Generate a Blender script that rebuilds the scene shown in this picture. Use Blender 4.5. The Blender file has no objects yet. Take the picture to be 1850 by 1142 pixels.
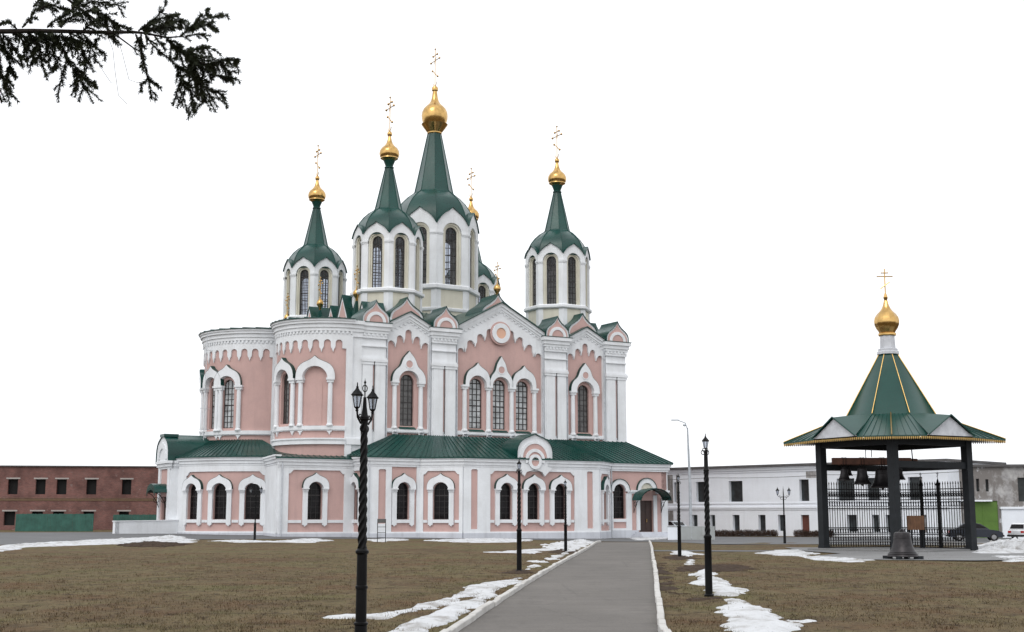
import bpy, bmesh, math, random
from mathutils import Vector, noise
random.seed(11)
PI = math.pi
R = math.radians
S = bpy.context.scene
COL = S.collection

# ------------------------------------------------------------------ camera, sky, sun, exposure
F, CX, CY, EYE, TILT = 2327.0, 925.0, 571.0, 1.65, R(8.82)      # photo pixels at 1850 x 1142
cam = bpy.data.cameras.new('camera')
cam.sensor_width = 36.0
cam.lens = 36.0 * F / 1850.0
cam.clip_start, cam.clip_end = 0.1, 6000.0
camo = bpy.data.objects.new('camera', cam)
COL.objects.link(camo)
camo.location = (0, 0, EYE)
camo.rotation_euler = (PI / 2 + TILT, 0, 0)
S.camera = camo

SUN_EL, SUN_AZ = R(48), R(205)          # azimuth clockwise from +Y: behind and a little left of the camera
world = bpy.data.worlds.new('World')
S.world = world
world.use_nodes = True
wn, wl = world.node_tree.nodes, world.node_tree.links
wn.clear()
sky = wn.new('ShaderNodeTexSky')
sky.sky_type = 'NISHITA'
sky.sun_disc = False
sky.sun_elevation = SUN_EL
sky.sun_rotation = SUN_AZ
sky.air_density = 1.0
sky.dust_density = 6.0
hs = wn.new('ShaderNodeHueSaturation')
hs.inputs['Saturation'].default_value = 0.12
mx = wn.new('ShaderNodeMix')
mx.data_type = 'RGBA'
mx.inputs[0].default_value = 0.8       # overcast: a white cloud sheet over the sky
mx.inputs[7].default_value = (11.0, 11.2, 11.55, 1)
bg = wn.new('ShaderNodeBackground')
bg.inputs['Strength'].default_value = 0.132
wo = wn.new('ShaderNodeOutputWorld')
wl.new(sky.outputs[0], hs.inputs['Color'])
wl.new(hs.outputs[0], mx.inputs[6])
wl.new(mx.outputs[2], bg.inputs['Color'])
wl.new(bg.outputs[0], wo.inputs['Surface'])

sun = bpy.data.lights.new('sun', 'SUN')
sun.energy = 0.6
sun.angle = R(25)
sun.color = (1.0, 0.96, 0.9)
suno = bpy.data.objects.new('sun', sun)
COL.objects.link(suno)
d = Vector((math.sin(SUN_AZ) * math.cos(SUN_EL), math.cos(SUN_AZ) * math.cos(SUN_EL), math.sin(SUN_EL)))
suno.rotation_euler = d.to_track_quat('Z', 'Y').to_euler()
suno.location = (0, -20, 60)
vs = S.view_settings
vs.view_transform = 'Standard'
vs.look = 'None'
vs.exposure = 0.0
vs.gamma = 1.0

# ------------------------------------------------------------------ surveying helpers (photo pixel -> place in the world)
CT, ST = math.cos(TILT), math.sin(TILT)


def ray(x, y):
    a, q = (x - CX) / F, (CY - y) / F
    return a, CT - q * ST, ST + q * CT


def at(x, y, Y):
    a, b, c = ray(x, y)
    t = Y / b
    return Vector((t * a, Y, EYE + t * c))


def smooth(a, b, x):
    t = min(1, max(0, (x - a) / (b - a)))
    return t * t * (3 - 2 * t)


def gz(x, y):
    return min(0.1, max(-0.42, -0.2 - 0.012 * (x + 10))) * smooth(75, 112, y)


def gp(x, y):
    a, b, c = ray(x, y)
    z = 0
    for _ in range(12):
        t = (z - EYE) / c
        z = gz(t * a, t * b)
    return Vector((t * a, t * b, z))


# ------------------------------------------------------------------ materials
def ramp(nt, fac, stops):
    r = nt.nodes.new('ShaderNodeValToRGB')
    while len(r.color_ramp.elements) < len(stops):
        r.color_ramp.elements.new(0.5)
    for e, (p, c) in zip(r.color_ramp.elements, stops):
        e.position = p
        e.color = (c[0], c[1], c[2], 1)
    nt.links.new(fac, r.inputs[0])
    return r.outputs[0]


def nz(nt, vec, scale, detail=5, rough=0.6):
    n = nt.nodes.new('ShaderNodeTexNoise')
    n.inputs['Scale'].default_value = scale
    n.inputs['Detail'].default_value = detail
    n.inputs['Roughness'].default_value = rough
    nt.links.new(vec, n.inputs['Vector'])
    return n.outputs['Fac']


def mapping(nt, vec, scale):
    m = nt.nodes.new('ShaderNodeMapping')
    m.inputs['Scale'].default_value = scale
    nt.links.new(vec, m.inputs['Vector'])
    return m.outputs[0]


def mixc(nt, fac, a, b, mode='MIX'):
    m = nt.nodes.new('ShaderNodeMix')
    m.data_type = 'RGBA'
    m.blend_type = mode
    for sock, v in ((m.inputs[0], fac), (m.inputs[6], a), (m.inputs[7], b)):
        if hasattr(v, 'is_linked'):
            nt.links.new(v, sock)
        elif isinstance(v, (int, float)):
            sock.default_value = v
        else:
            sock.default_value = (v[0], v[1], v[2], 1)
    return m.outputs[2]


def newmat(name, rough=0.7, metal=0.0, spec=0.5):
    m = bpy.data.materials.new(name)
    m.use_nodes = True
    nt = m.node_tree
    b = nt.nodes['Principled BSDF']
    b.inputs['Roughness'].default_value = rough
    b.inputs['Metallic'].default_value = metal
    b.inputs['Specular IOR Level'].default_value = spec
    tc = nt.nodes.new('ShaderNodeTexCoord')
    return m, nt, b, tc.outputs['Object']


def bump(nt, b, h, strength=0.3, dist=0.02):
    n = nt.nodes.new('ShaderNodeBump')
    n.inputs['Strength'].default_value = strength
    n.inputs['Distance'].default_value = dist
    nt.links.new(h, n.inputs['Height'])
    nt.links.new(n.outputs[0], b.inputs['Normal'])


def plaster(name, col, dirt, amount=0.5, rough=0.85):
    m, nt, b, v = newmat(name, rough, spec=0.25)
    n1 = nz(nt, v, 0.55, 6, 0.65)
    n2 = nz(nt, mapping(nt, v, (2.2, 2.2, 0.22)), 1.0, 5, 0.6)      # rain streaks run down
    n3 = nz(nt, v, 9, 3)
    f1 = ramp(nt, n1, [(0.42, (0, 0, 0)), (0.75, (amount, amount, amount))])
    f2 = ramp(nt, n2, [(0.5, (0, 0, 0)), (0.8, (amount, amount, amount))])
    c = mixc(nt, f1, col, dirt)
    c = mixc(nt, f2, c, dirt)
    c = mixc(nt, 0.12, c, ramp(nt, n3, [(0.3, [x * 0.75 for x in col]), (0.7, [min(1, x * 1.1) for x in col])]))
    nt.links.new(c, b.inputs['Base Color'])
    bump(nt, b, n3, 0.25, 0.012)
    return m


def simple(name, col, rough=0.6, metal=0.0, var=0.15, scale=3.0, spec=0.5, bmp=0.0):
    m, nt, b, v = newmat(name, rough, metal, spec)
    n = nz(nt, v, scale, 4)
    c = ramp(nt, n, [(0.3, [x * (1 - var) for x in col]), (0.7, [min(1, x * (1 + var)) for x in col])])
    nt.links.new(c, b.inputs['Base Color'])
    if bmp:
        bump(nt, b, nz(nt, v, scale * 4, 4), bmp, 0.01)
    return m


M = {}
M['white'] = plaster('white_plaster', (0.775, 0.795, 0.82), (0.56, 0.565, 0.57), 0.55)
M['pink'] = plaster('pink_plaster', (0.565, 0.378, 0.348), (0.44, 0.305, 0.285), 0.65)
M['cream'] = plaster('cream_plaster', (0.67, 0.645, 0.55), (0.50, 0.475, 0.40), 0.5)
M['peach'] = plaster('peach_plaster', (0.70, 0.43, 0.31), (0.6, 0.4, 0.3), 0.4)
M['plinth'] = plaster('plinth_plaster', (0.60, 0.62, 0.67), (0.40, 0.41, 0.44), 0.6)


def roofmat():
    m, nt, b, v = newmat('green_roof_paint', 0.3, spec=.38)
    n = nz(nt, v, 0.5, 5, 0.6)
    n2 = nz(nt, mapping(nt, v, (1.5, 1.5, 4)), 2.2, 5, 0.65)
    c = ramp(nt, n, [(0.3, (0.003, 0.036, 0.030)), (0.7, (0.006, 0.058, 0.047))])
    c = mixc(nt, ramp(nt, n2, [(0.58, (0, 0, 0)), (0.85, (0.3, 0.3, 0.3))]), c, (0.06, 0.14, 0.115))
    nt.links.new(c, b.inputs['Base Color'])
    nt.links.new(ramp(nt, n2, [(0.3, (0.24,) * 3), (0.8, (0.42,) * 3)]), b.inputs['Roughness'])
    bump(nt, b, nz(nt, v, 1.6, 2), 0.35, 0.03)
    return m


M['green'] = roofmat()
M['gold'] = simple('gilding', (0.54, 0.34, 0.125), 0.19, 1.0, 0.28, 2.4, bmp=0.2)
M['goldtrim'] = simple('gold_trim', (0.55, 0.37, 0.14), 0.36, 1.0, 0.15, 2.0)
M['iron'] = simple('black_iron', (0.004, 0.004, 0.0045), 0.45, 0.0, 0.3, 9.0, spec=0.14, bmp=0.15)
M['frame'] = simple('window_frame_brown', (0.022, 0.018, 0.018), 0.5)
M['downpipe'] = simple('downpipe_grey', (0.52, 0.54, 0.57), 0.5, 0.2)


def glassmat(name, col, rough=0.06, alpha=0.0, var=0.5):
    m, nt, b, v = newmat(name, rough)
    n = nz(nt, v, 1.3, 3)
    nt.links.new(ramp(nt, n, [(0.35, [x * (1 - var) for x in col]), (0.65, [x * (1 + var) for x in col])]), b.inputs['Base Color'])
    bump(nt, b, nz(nt, v, 2.5, 2), 0.08, 0.02)
    if alpha:
        out = nt.nodes['Material Output']
        t = nt.nodes.new('ShaderNodeBsdfTransparent')
        t.inputs['Color'].default_value = (0.82, 0.86, 0.93, 1)
        x = nt.nodes.new('ShaderNodeMixShader')
        x.inputs[0].default_value = alpha
        nt.links.new(b.outputs[0], x.inputs[1])
        nt.links.new(t.outputs[0], x.inputs[2])
        nt.links.new(x.outputs[0], out.inputs['Surface'])
    return m


M['glass'] = glassmat('dark_glass', (0.008, 0.007, 0.008), 0.05)
M['glass'].node_tree.nodes['Principled BSDF'].inputs['Specular IOR Level'].default_value = 0.15
M['paleglass'] = glassmat('pale_glass', (0.42, 0.44, 0.45), 0.12, 0.0, 0.35)  # pale grey pane colour with mottled tone
M['greyglass'] = glassmat('grey_glass', (0.075, 0.072, 0.07), 0.1, 0.0, 0.5)
M['seethrough'] = glassmat('clear_glass', (0.17, 0.165, 0.175), 0.08, 0.72)
M['void'] = simple('dark_interior', (0.006, 0.006, 0.006), 0.9)
M['door'] = simple('brown_door', (0.040, 0.020, 0.016), 0.45, 0, 0.25, 2.0)


# ------------------------------------------------------------------ mesh builder
class MB:
    def __init__(s):
        s.v, s.f, s.m = [], [], []

    def face(s, pts, mat=0):
        n = len(s.v)
        s.v.extend([tuple(p) for p in pts])
        s.f.append(tuple(range(n, n + len(pts))))
        s.m.append(mat)

    def mesh(s, vs_, fs, mat=0):
        n = len(s.v)
        s.v.extend([tuple(p) for p in vs_])
        for f in fs:
            s.f.append(tuple(i + n for i in f))
            s.m.append(mat)

    def box(s, c, sz, rz=0.0, mat=0, tilt=None):
        hx, hy, hz = sz[0] / 2, sz[1] / 2, sz[2] / 2
        ca, sa = math.cos(rz), math.sin(rz)
        vs_ = []
        for x, y, z in ((-1, -1, -1), (1, -1, -1), (1, 1, -1), (-1, 1, -1), (-1, -1, 1), (1, -1, 1), (1, 1, 1), (-1, 1, 1)):
            p = Vector((x * hx, y * hy, z * hz))
            if tilt:
                p = tilt @ p
            vs_.append((c[0] + ca * p.x - sa * p.y, c[1] + sa * p.x + ca * p.y, c[2] + p.z))
        s.mesh(vs_, ((0, 3, 2, 1), (4, 5, 6, 7), (0, 1, 5, 4), (1, 2, 6, 5), (2, 3, 7, 6), (3, 0, 4, 7)), mat)

    def tube(s, pts, rad, n=8, mat=0, cap=True):
        pts = [Vector(p) for p in pts]
        if not isinstance(rad, (list, tuple)):
            rad = [rad] * len(pts)
        rings, vs_, fs = [], [], []
        up = None
        for i, p in enumerate(pts):
            t = (pts[min(i + 1, len(pts) - 1)] - pts[max(i - 1, 0)])
            t = t.normalized() if t.length > 1e-9 else Vector((0, 0, 1))
            if up is None:
                up = Vector((1, 0, 0)) if abs(t.x) < 0.8 else Vector((0, 1, 0))
            a = (up - t * up.dot(t)).normalized()
            up = a
            b = t.cross(a)
            for k in range(n):
                an = 2 * PI * k / n
                vs_.append(p + (a * math.cos(an) + b * math.sin(an)) * rad[i])
        for i in range(len(pts) - 1):
            for k in range(n):
                k2 = (k + 1) % n
                fs.append((i * n + k, i * n + k2, (i + 1) * n + k2, (i + 1) * n + k))
        if cap:
            fs.append(tuple(range(n - 1, -1, -1)))
            fs.append(tuple((len(pts) - 1) * n + k for k in range(n)))
        s.mesh(vs_, fs, mat)

    def lathe(s, prof, c=(0, 0), n=24, ph=0.0, mat=0, twist=0.0, cap=True):
        vs_, fs = [], []
        for i, (r, z) in enumerate(prof):
            for k in range(n):
                a = ph + 2 * PI * k / n + twist * i
                vs_.append((c[0] + r * math.cos(a), c[1] + r * math.sin(a), z))
        for i in range(len(prof) - 1):
            for k in range(n):
                k2 = (k + 1) % n
                fs.append((i * n + k, i * n + k2, (i + 1) * n + k2, (i + 1) * n + k))
        if cap:
            fs.append(tuple(range(n - 1, -1, -1)))
            fs.append(tuple((len(prof) - 1) * n + k for k in range(n)))
        s.mesh(vs_, fs, mat)

    def build(s, name, mats, parent=None, smooth_angle=32, merge=True):
        if not isinstance(mats, (list, tuple)):
            mats = [mats]
        me = bpy.data.meshes.new(name)
        me.from_pydata(s.v, [], s.f)
        for mt in mats:
            me.materials.append(mt)
        me.polygons.foreach_set('material_index', s.m)
        if merge:
            bm = bmesh.new()
            bm.from_mesh(me)
            bmesh.ops.remove_doubles(bm, verts=bm.verts, dist=0.0004)
            bm.to_mesh(me)
            bm.free()
        if smooth_angle:
            me.polygons.foreach_set('use_smooth', [True] * len(me.polygons))
            me.set_sharp_from_angle(angle=R(smooth_angle))
        me.update()
        o = bpy.data.objects.new(name, me)
        COL.objects.link(o)
        if parent:
            o.parent = parent
        return o


def tag(o, label=None, cat=None, group=None, kind=None):
    for k, v in (('label', label), ('category', cat), ('group', group), ('kind', kind)):
        if v:
            o[k] = v
    return o


def thing(name, label, cat, loc=(0, 0, 0), rz=0.0, group=None):
    o = bpy.data.objects.new(name, None)
    COL.objects.link(o)
    o.location = loc
    o.rotation_euler = (0, 0, rz)
    return tag(o, label, cat, group)


def dup(o, loc=None, rz=None, label=None, parent=None):
    c = o.copy()
    COL.objects.link(c)
    c.parent = parent
    if loc is not None:
        c.location = loc
    if rz is not None:
        c.rotation_euler = (0, 0, rz)
    if label:
        c['label'] = label
    for ch in list(o.children):
        dup(ch, parent=c)
    return c


# frames on walls: s along the wall (to the right seen from outside), z up, d outwards
class Flat:
    curved = False

    def __init__(s, u, v, ang=0.0):
        s.u, s.v = u, v
        s.t = (math.cos(ang), math.sin(ang))
        s.n = (math.sin(ang), -math.cos(ang))

    def P(s, a, z, d):
        return (s.u + s.t[0] * a + s.n[0] * d, s.v + s.t[1] * a + s.n[1] * d, z)


class Cyl:
    curved = True

    def __init__(s, u, v, r, ang0=-PI / 2):
        s.u, s.v, s.r, s.a0 = u, v, r, ang0

    def P(s, a, z, d):
        ph = s.a0 + a / s.r
        return (s.u + (s.r + d) * math.cos(ph), s.v + (s.r + d) * math.sin(ph), z)


def strip(mb, fr, SS, ZB, ZT, d0, d1, mat=0, ends=True, back=False):
    n = len(SS)
    ZB = list(ZB) if hasattr(ZB, '__len__') else [ZB] * n
    ZT = list(ZT) if hasattr(ZT, '__len__') else [ZT] * n
    if fr.curved:
        s2, b2, t2 = [SS[0]], [ZB[0]], [ZT[0]]
        for i in range(1, n):
            k = max(1, int(math.ceil(abs(SS[i] - SS[i - 1]) / 0.35)))
            for j in range(1, k + 1):
                w = j / k
                s2.append(SS[i - 1] + (SS[i] - SS[i - 1]) * w)
                b2.append(ZB[i - 1] + (ZB[i] - ZB[i - 1]) * w)
                t2.append(ZT[i - 1] + (ZT[i] - ZT[i - 1]) * w)
        SS, ZB, ZT = s2, b2, t2
        n = len(SS)
    P = fr.P
    for i in range(n - 1):
        a, b = SS[i], SS[i + 1]
        if b - a > 1e-6 and (ZT[i] - ZB[i] > 1e-5 or ZT[i + 1] - ZB[i + 1] > 1e-5):
            mb.face((P(a, ZB[i], d1), P(b, ZB[i + 1], d1), P(b, ZT[i + 1], d1), P(a, ZT[i], d1)), mat)
            if back:
                mb.face((P(b, ZB[i + 1], d0), P(a, ZB[i], d0), P(a, ZT[i], d0), P(b, ZT[i + 1], d0)), mat)
        if abs(b - a) + abs(ZB[i] - ZB[i + 1]) > 1e-6:
            mb.face((P(a, ZB[i], d0), P(b, ZB[i + 1], d0), P(b, ZB[i + 1], d1), P(a, ZB[i], d1)), mat)
        if abs(b - a) + abs(ZT[i] - ZT[i + 1]) > 1e-6:
            mb.face((P(a, ZT[i], d1), P(b, ZT[i + 1], d1), P(b, ZT[i + 1], d0), P(a, ZT[i], d0)), mat)
    if ends:
        a, b = SS[0], SS[-1]
        if ZT[0] - ZB[0] > 1e-5:
            mb.face((P(a, ZB[0], d0), P(a, ZB[0], d1), P(a, ZT[0], d1), P(a, ZT[0], d0)), mat)
        if ZT[-1] - ZB[-1] > 1e-5:
            mb.face((P(b, ZB[-1], d1), P(b, ZB[-1], d0), P(b, ZT[-1], d0), P(b, ZT[-1], d1)), mat)


def fbox(mb, fr, s0, s1, z0, z1, d0, d1, mat=0):
    strip(mb, fr, [s0, s1], z0, z1, d0, d1, mat)


def arc(sc, r, n=12):
    return [sc - r * math.cos(PI * i / n) for i in range(n + 1)]


def archz(s, sc, r, zs):
    return zs + math.sqrt(max(0, r * r - (s - sc) ** 2))


HOOD = [(1, 0), (.985, .2), (.94, .36), (.86, .5), (.74, .615), (.58, .70), (.4, .765), (.26, .82), (.14, .885), (.05, .955), (0, 1)]
TALL = [(1, 0), (.985, .12), (.94, .22), (.86, .31), (.75, .385), (.63, .44), (.53, .50), (.46, .58), (.41, .67), (.33, .765), (.22, .85), (.1, .925), (0, 1)]
CROWN = [(1, 0), (.92, .13), (.82, .29), (.68, .46), (.52, .61), (.36, .72), (.22, .81), (.1, .91), (0, 1)]
KEEL = [(1, 0), (1.0, .12), (.96, .25), (.88, .36), (.75, .46), (.55, .56), (.36, .66), (.2, .77), (.09, .88), (0, 1)]


def ogz(s, sc, hw, z0, z1, prof):
    x = abs(s - sc) / hw
    for (xa, ya), (xb, yb) in zip(prof, prof[1:]):
        if xb <= x <= xa:
            w = 0 if xa == xb else (xa - x) / (xa - xb)
            return z0 + (z1 - z0) * (ya + (yb - ya) * w)
    return z0


def ogs(sc, hw, prof):
    xs = []
    for (xa, _), (xb, _) in zip(prof, prof[1:]):
        xs += [xa, (xa + xb) / 2]
    xs = sorted(set(xs))
    return [sc - hw * x for x in reversed(xs)] + [sc] + [sc + hw * x for x in xs]


def merge_s(*ls):
    out = []
    for x in sorted(x for l in ls for x in l):
        if not out or x - out[-1] > 1e-4:
            out.append(x)
    return out


def ring(mb, fr, sc, zc, r0, r1, d0, d1, mat=0, a0=0.0, a1=2 * PI, n=28):
    P = fr.P
    for i in range(n):
        a, b = a0 + (a1 - a0) * i / n, a0 + (a1 - a0) * (i + 1) / n
        q = [(sc + r * math.cos(x), zc + r * math.sin(x)) for r in (r0, r1) for x in (a, b)]
        mb.face((P(*q[0], d1), P(*q[2], d1), P(*q[3], d1), P(*q[1], d1)), mat)
        mb.face((P(*q[2], d0), P(*q[3], d0), P(*q[3], d1), P(*q[2], d1)), mat)
        if r0 > 0:
            mb.face((P(*q[1], d0), P(*q[0], d0), P(*q[0], d1), P(*q[1], d1)), mat)


def wall_open(mb, fr, s0, s1, z0, z1, ops, d0, d1, mat=0, rect=False):
    """wall between s0 and s1 with arched (or square) openings (centre, half width, sill, spring)"""
    fz = z1 if callable(z1) else (lambda s: z1)
    cur = s0

    def plain(a, b):
        k = max(1, int((b - a) / 0.4)) if callable(z1) else 1
        ss = [a + (b - a) * i / k for i in range(k + 1)]
        strip(mb, fr, ss, z0, [fz(x) for x in ss], d0, d1, mat)
    for sc, w, zb, zs in sorted(ops):
        plain(cur, sc - w)
        ss = [sc - w, sc + w] if rect else arc(sc, w)
        strip(mb, fr, [sc - w, sc + w], z0, zb, d0, d1, mat, ends=False)
        strip(mb, fr, ss, [zs if rect else archz(x, sc, w, zs) for x in ss], [fz(x) for x in ss], d0, d1, mat, ends=False)
        cur = sc + w
    plain(cur, s1)


def pane(fr, sc, w, zb, zs, d, gl, parent, dz=0.52, nx=2, name='window', bars=True, single=False, arch=True, bw=0.035):
    mb = MB()
    ss = arc(sc, w) if arch else [sc - w, sc + w]
    strip(mb, fr, ss, zb, [archz(x, sc, w, zs) if arch else zs for x in ss], d - 0.02, d, 0)
    br = mb if single else MB()
    mi = 1 if single else 0
    df = d + 0.05
    top = (lambda x: archz(x, sc, w - 0.03, zs)) if arch else (lambda x: zs)
    fbox(br, fr, sc - w, sc - w + 0.07, zb, zs, d + 0.001, df, mi)
    fbox(br, fr, sc + w - 0.07, sc + w, zb, zs, d + 0.001, df, mi)
    if arch:
        ring(br, fr, sc, zs, w - 0.07, w - 0.002, d + 0.001, df, mi, 0, PI, 14)
    if bars:
        for i in range(nx):
            x = sc - w + 2 * w * (i + 1) / (nx + 1)
            fbox(br, fr, x - bw, x + bw, zb, top(x), d + 0.001, df - 0.012, mi)
        z = zb + 0.06
        k = 0
        while z < (zs + w * 0.4 if arch else zs):
            hw = w if z < zs else math.sqrt(max(0.01, w * w - (z - zs) ** 2))
            hb = 0.065 if k % 4 == 0 and k else bw
            fbox(br, fr, sc - hw + 0.07, sc + hw - 0.07, z - hb, z + hb * 0.6, d + 0.001, df - 0.02, mi)
            z += dz
            k += 1
    if single:
        return mb.build(name, [M[gl], M['frame']], parent)
    w_ = mb.build(name, M[gl], parent)
    br.build('glazing_bars', M['frame'], w_)
    return w_


def roofpoly(mb, A, B, C, D, n, mat=0, lip=0.12, rib=0.05):
    """sheet roof: eave A-B, top D-C, with n standing seams"""
    A, B, C, D = map(Vector, (A, B, C, D))
    K = max(2, n)
    for i in range(K):
        a, b = i / K, (i + 1) / K
        mb.face((A.lerp(B, a), A.lerp(B, b), D.lerp(C, b), D.lerp(C, a)), mat)
    mb.face((A - Vector((0, 0, lip)), B - Vector((0, 0, lip)), B, A), mat)
    nrm = (B - A).cross(D - A)
    if nrm.length < 1e-6:
        nrm = (B - A).cross(C - A)
    nrm.normalize()
    if nrm.z < 0:
        nrm = -nrm
    for i in range(0, n + 1):
        w = i / n
        p, q = A.lerp(B, w), D.lerp(C, w)
        if (q - p).length < 0.2:
            continue
        sd = (q - p).cross(nrm).normalized() * rib * 0.6
        up = nrm * rib * 1.3
        mb.face((p - sd, q - sd, q - sd + up, p - sd + up), mat)
        mb.face((p + sd, p + sd + up, q + sd + up, q + sd), mat)
        mb.face((p - sd + up, q - sd + up, q + sd + up, p + sd + up), mat)


# ------------------------------------------------------------------ ground
def groundmat():
    m, nt, b, v = newmat('dry_spring_lawn', 0.95, spec=0.1)
    big = nz(nt, v, 0.09, 6, 0.62)
    mid = nz(nt, mapping(nt, v, (1, 0.75, 1)), 1.15, 9, 0.78)
    fine = nz(nt, v, 7.0, 6, 0.75)
    vfine = nz(nt, v, 38.0, 3, 0.7)
    c = ramp(nt, big, [(0.33, (0.108, 0.077, 0.047)), (0.5, (0.142, 0.111, 0.064)), (0.66, (0.130, 0.113, 0.059))])
    c = mixc(nt, ramp(nt, mid, [(0.48, (0, 0, 0)), (0.66, (0.8,) * 3)]), c, (0.046, 0.031, 0.021))
    c = mixc(nt, ramp(nt, mid, [(0.32, (0.7,) * 3), (0.44, (0, 0, 0))]), c, (0.160, 0.138, 0.076))
    rust = nz(nt, mapping(nt, v, (.8, .6, 1)), 0.45, 8, 0.76)
    c = mixc(nt, ramp(nt, rust, [(0.5, (0, 0, 0)), (0.62, (0.75,) * 3)]), c, (0.118, 0.070, 0.040))
    c = mixc(nt, ramp(nt, rust, [(0.36, (0.7,) * 3), (0.48, (0, 0, 0))]), c, (0.112, 0.106, 0.046))
    clump = nz(nt, mapping(nt, v, (1.6, 1.0, 1)), 1.9, 6, 0.72)
    c = mixc(nt, ramp(nt, clump, [(0.54, (0, 0, 0)), (0.64, (0.85,) * 3)]), c, (0.040, 0.028, 0.019))
    c = mixc(nt, 0.55, c, mixc(nt, 1.0, c, ramp(nt, fine, [(0.28, (0.42, 0.41, 0.40)), (0.72, (1.6, 1.57, 1.5))]), 'MULTIPLY'))
    c = mixc(nt, 0.5, c, mixc(nt, 1.0, c, ramp(nt, vfine, [(0.3, (0.45,) * 3), (0.7, (1.55,) * 3)]), 'MULTIPLY'))
    nt.links.new(c, b.inputs['Base Color'])
    bump(nt, b, fine, 0.7, 0.08)
    return m


M['lawn'] = groundmat()


def gridmesh(xs, ys, zf):
    mb = MB()
    nx = len(xs)
    vs_ = [(x, y, zf(x, y)) for y in ys for x in xs]
    fs = [(j * nx + i, j * nx + i + 1, (j + 1) * nx + i + 1, (j + 1) * nx + i) for j in range(len(ys) - 1) for i in range(nx - 1)]
    mb.mesh(vs_, fs)
    return mb


def lawnz(x, y):
    z = gz(x, y)
    if 8 < y < 90 and abs(x) < 60:
        edge = smooth(0, 1.2, min(abs(x - pl(y)), abs(x - pr(y)))) if not (pl(y) < x < pr(y)) else 0
        z += (noise.noise((x * 0.35, y * 0.22, 3.1)) * 0.03 + noise.noise((x * 1.3, y * 0.9, 8.1)) * 0.014) * edge
    return z


PATH_L = [(-1.9, 2), (-1.5, 10), (-0.76, 18.99), (0.32, 30.99), (1.54, 43.5), (2.64, 54), (3.88, 65.87), (5.1, 79), (5.98, 87)]
PATH_R = [(1.0, 2), (1.5, 10), (2.11, 18.99), (3.24, 29.84), (4.42, 41), (5.40, 50.7), (7.0, 66), (8.3, 79), (9.1, 87)]


def interp(pts, y):
    if y <= pts[0][1]:
        return pts[0][0]
    for (xa, ya), (xb, yb) in zip(pts, pts[1:]):
        if ya <= y <= yb:
            return xa + (xb - xa) * (y - ya) / (yb - ya)
    return pts[-1][0]


def pl(y):
    return interp(PATH_L, y)


def pr(y):
    return interp(PATH_R, y)


xs = [-3000, -1200, -500, -250, -140] + [-90 + 3 * i for i in range(15)] + [-45 + 0.6 * i for i in range(150)] + [45 + 3 * i for i in range(16)] + [140, 250, 500, 1200, 3000]
ys = [-1500, -300, -60, -20, 0] + [5 + 0.6 * i for i in range(120)] + [77 + 1.5 * i for i in range(40)] + [140 + 6 * i for i in range(10)] + [210, 300, 500, 1000, 2500, 5000]
tag(gridmesh(xs, ys, lawnz).build('lawn', M['lawn'], smooth_angle=60, merge=False), kind='structure')


def asphalt(name, col, wet=0.0):
    m, nt, b, v = newmat(name, 0.8, spec=0.3)
    n1 = nz(nt, v, 0.25, 5)
    n2 = nz(nt, v, 30, 3, 0.7)
    n3 = nz(nt, mapping(nt, v, (0.6, 2.2, 1)), 1.1, 5, 0.65)
    c = ramp(nt, n1, [(0.3, [x * 0.8 for x in col]), (0.7, [x * 1.15 for x in col])])
    c = mixc(nt, ramp(nt, n3, [(0.5, (0, 0, 0)), (0.75, (0.5,) * 3)]), c, [x * 0.7 for x in col])
    c = mixc(nt, 0.4, c, mixc(nt, 1.0, c, ramp(nt, n2, [(0.3, (0.5,) * 3), (0.7, (1.5,) * 3)]), 'MULTIPLY'))
    nt.links.new(c, b.inputs['Base Color'])
    bump(nt, b, n2, 0.4, 0.01)
    return m


M['path'] = asphalt('path_asphalt', (0.130, 0.119, 0.108))
nt = M['path'].node_tree
b = nt.nodes['Principled BSDF']
v = [n for n in nt.nodes if n.type == 'TEX_COORD'][0].outputs['Object']
base = b.inputs['Base Color'].links[0].from_socket
vo = nt.nodes.new('ShaderNodeTexVoronoi')
vo.feature = 'DISTANCE_TO_EDGE'
vo.inputs['Scale'].default_value = 0.32
wv = mixc(nt, 0.22, v, nt.nodes.new('ShaderNodeTexNoise').outputs['Color'])
nt.links.new(wv, vo.inputs['Vector'])
c = mixc(nt, ramp(nt, vo.outputs['Distance'], [(0.0, (.3,) * 3), (0.010, (0, 0, 0))]), base, (0.06, 0.056, 0.052))
c = mixc(nt, ramp(nt, nz(nt, mapping(nt, v, (1.3, .35, 1)), .9, 6, .7), [(.52, (0, 0, 0)), (.66, (.5,) * 3)]), c, (0.082, 0.075, 0.068))
c = mixc(nt, ramp(nt, nz(nt, mapping(nt, v, (.4, 2.4, 1)), .8, 6, .7), [(.54, (0, 0, 0)), (.68, (.4,) * 3)]), c, (0.19, 0.178, 0.162))
nt.links.new(c, b.inputs['Base Color'])
M['road'] = asphalt('road_asphalt', (0.12, 0.122, 0.126))
M['kerb'] = plaster('whitewashed_kerb', (0.54, 0.53, 0.51), (0.33, 0.31, 0.29), 0.7)
M['paving'] = asphalt('paving_grey', (0.20, 0.20, 0.20))

mb = MB()
yy = [2 + 0.85 * i for i in range(101)]
for a, b in zip(yy, yy[1:]):
    k = 4
    for j in range(k):
        q = []
        for y, w in ((a, j / k), (a, (j + 1) / k), (b, (j + 1) / k), (b, j / k)):
            x = pl(y) + (pr(y) - pl(y)) * w
            q.append((x, y, gz(x, y) + 0.02))
        mb.face(q)
tag(mb.build('path', M['path'], smooth_angle=60), kind='structure')

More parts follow.
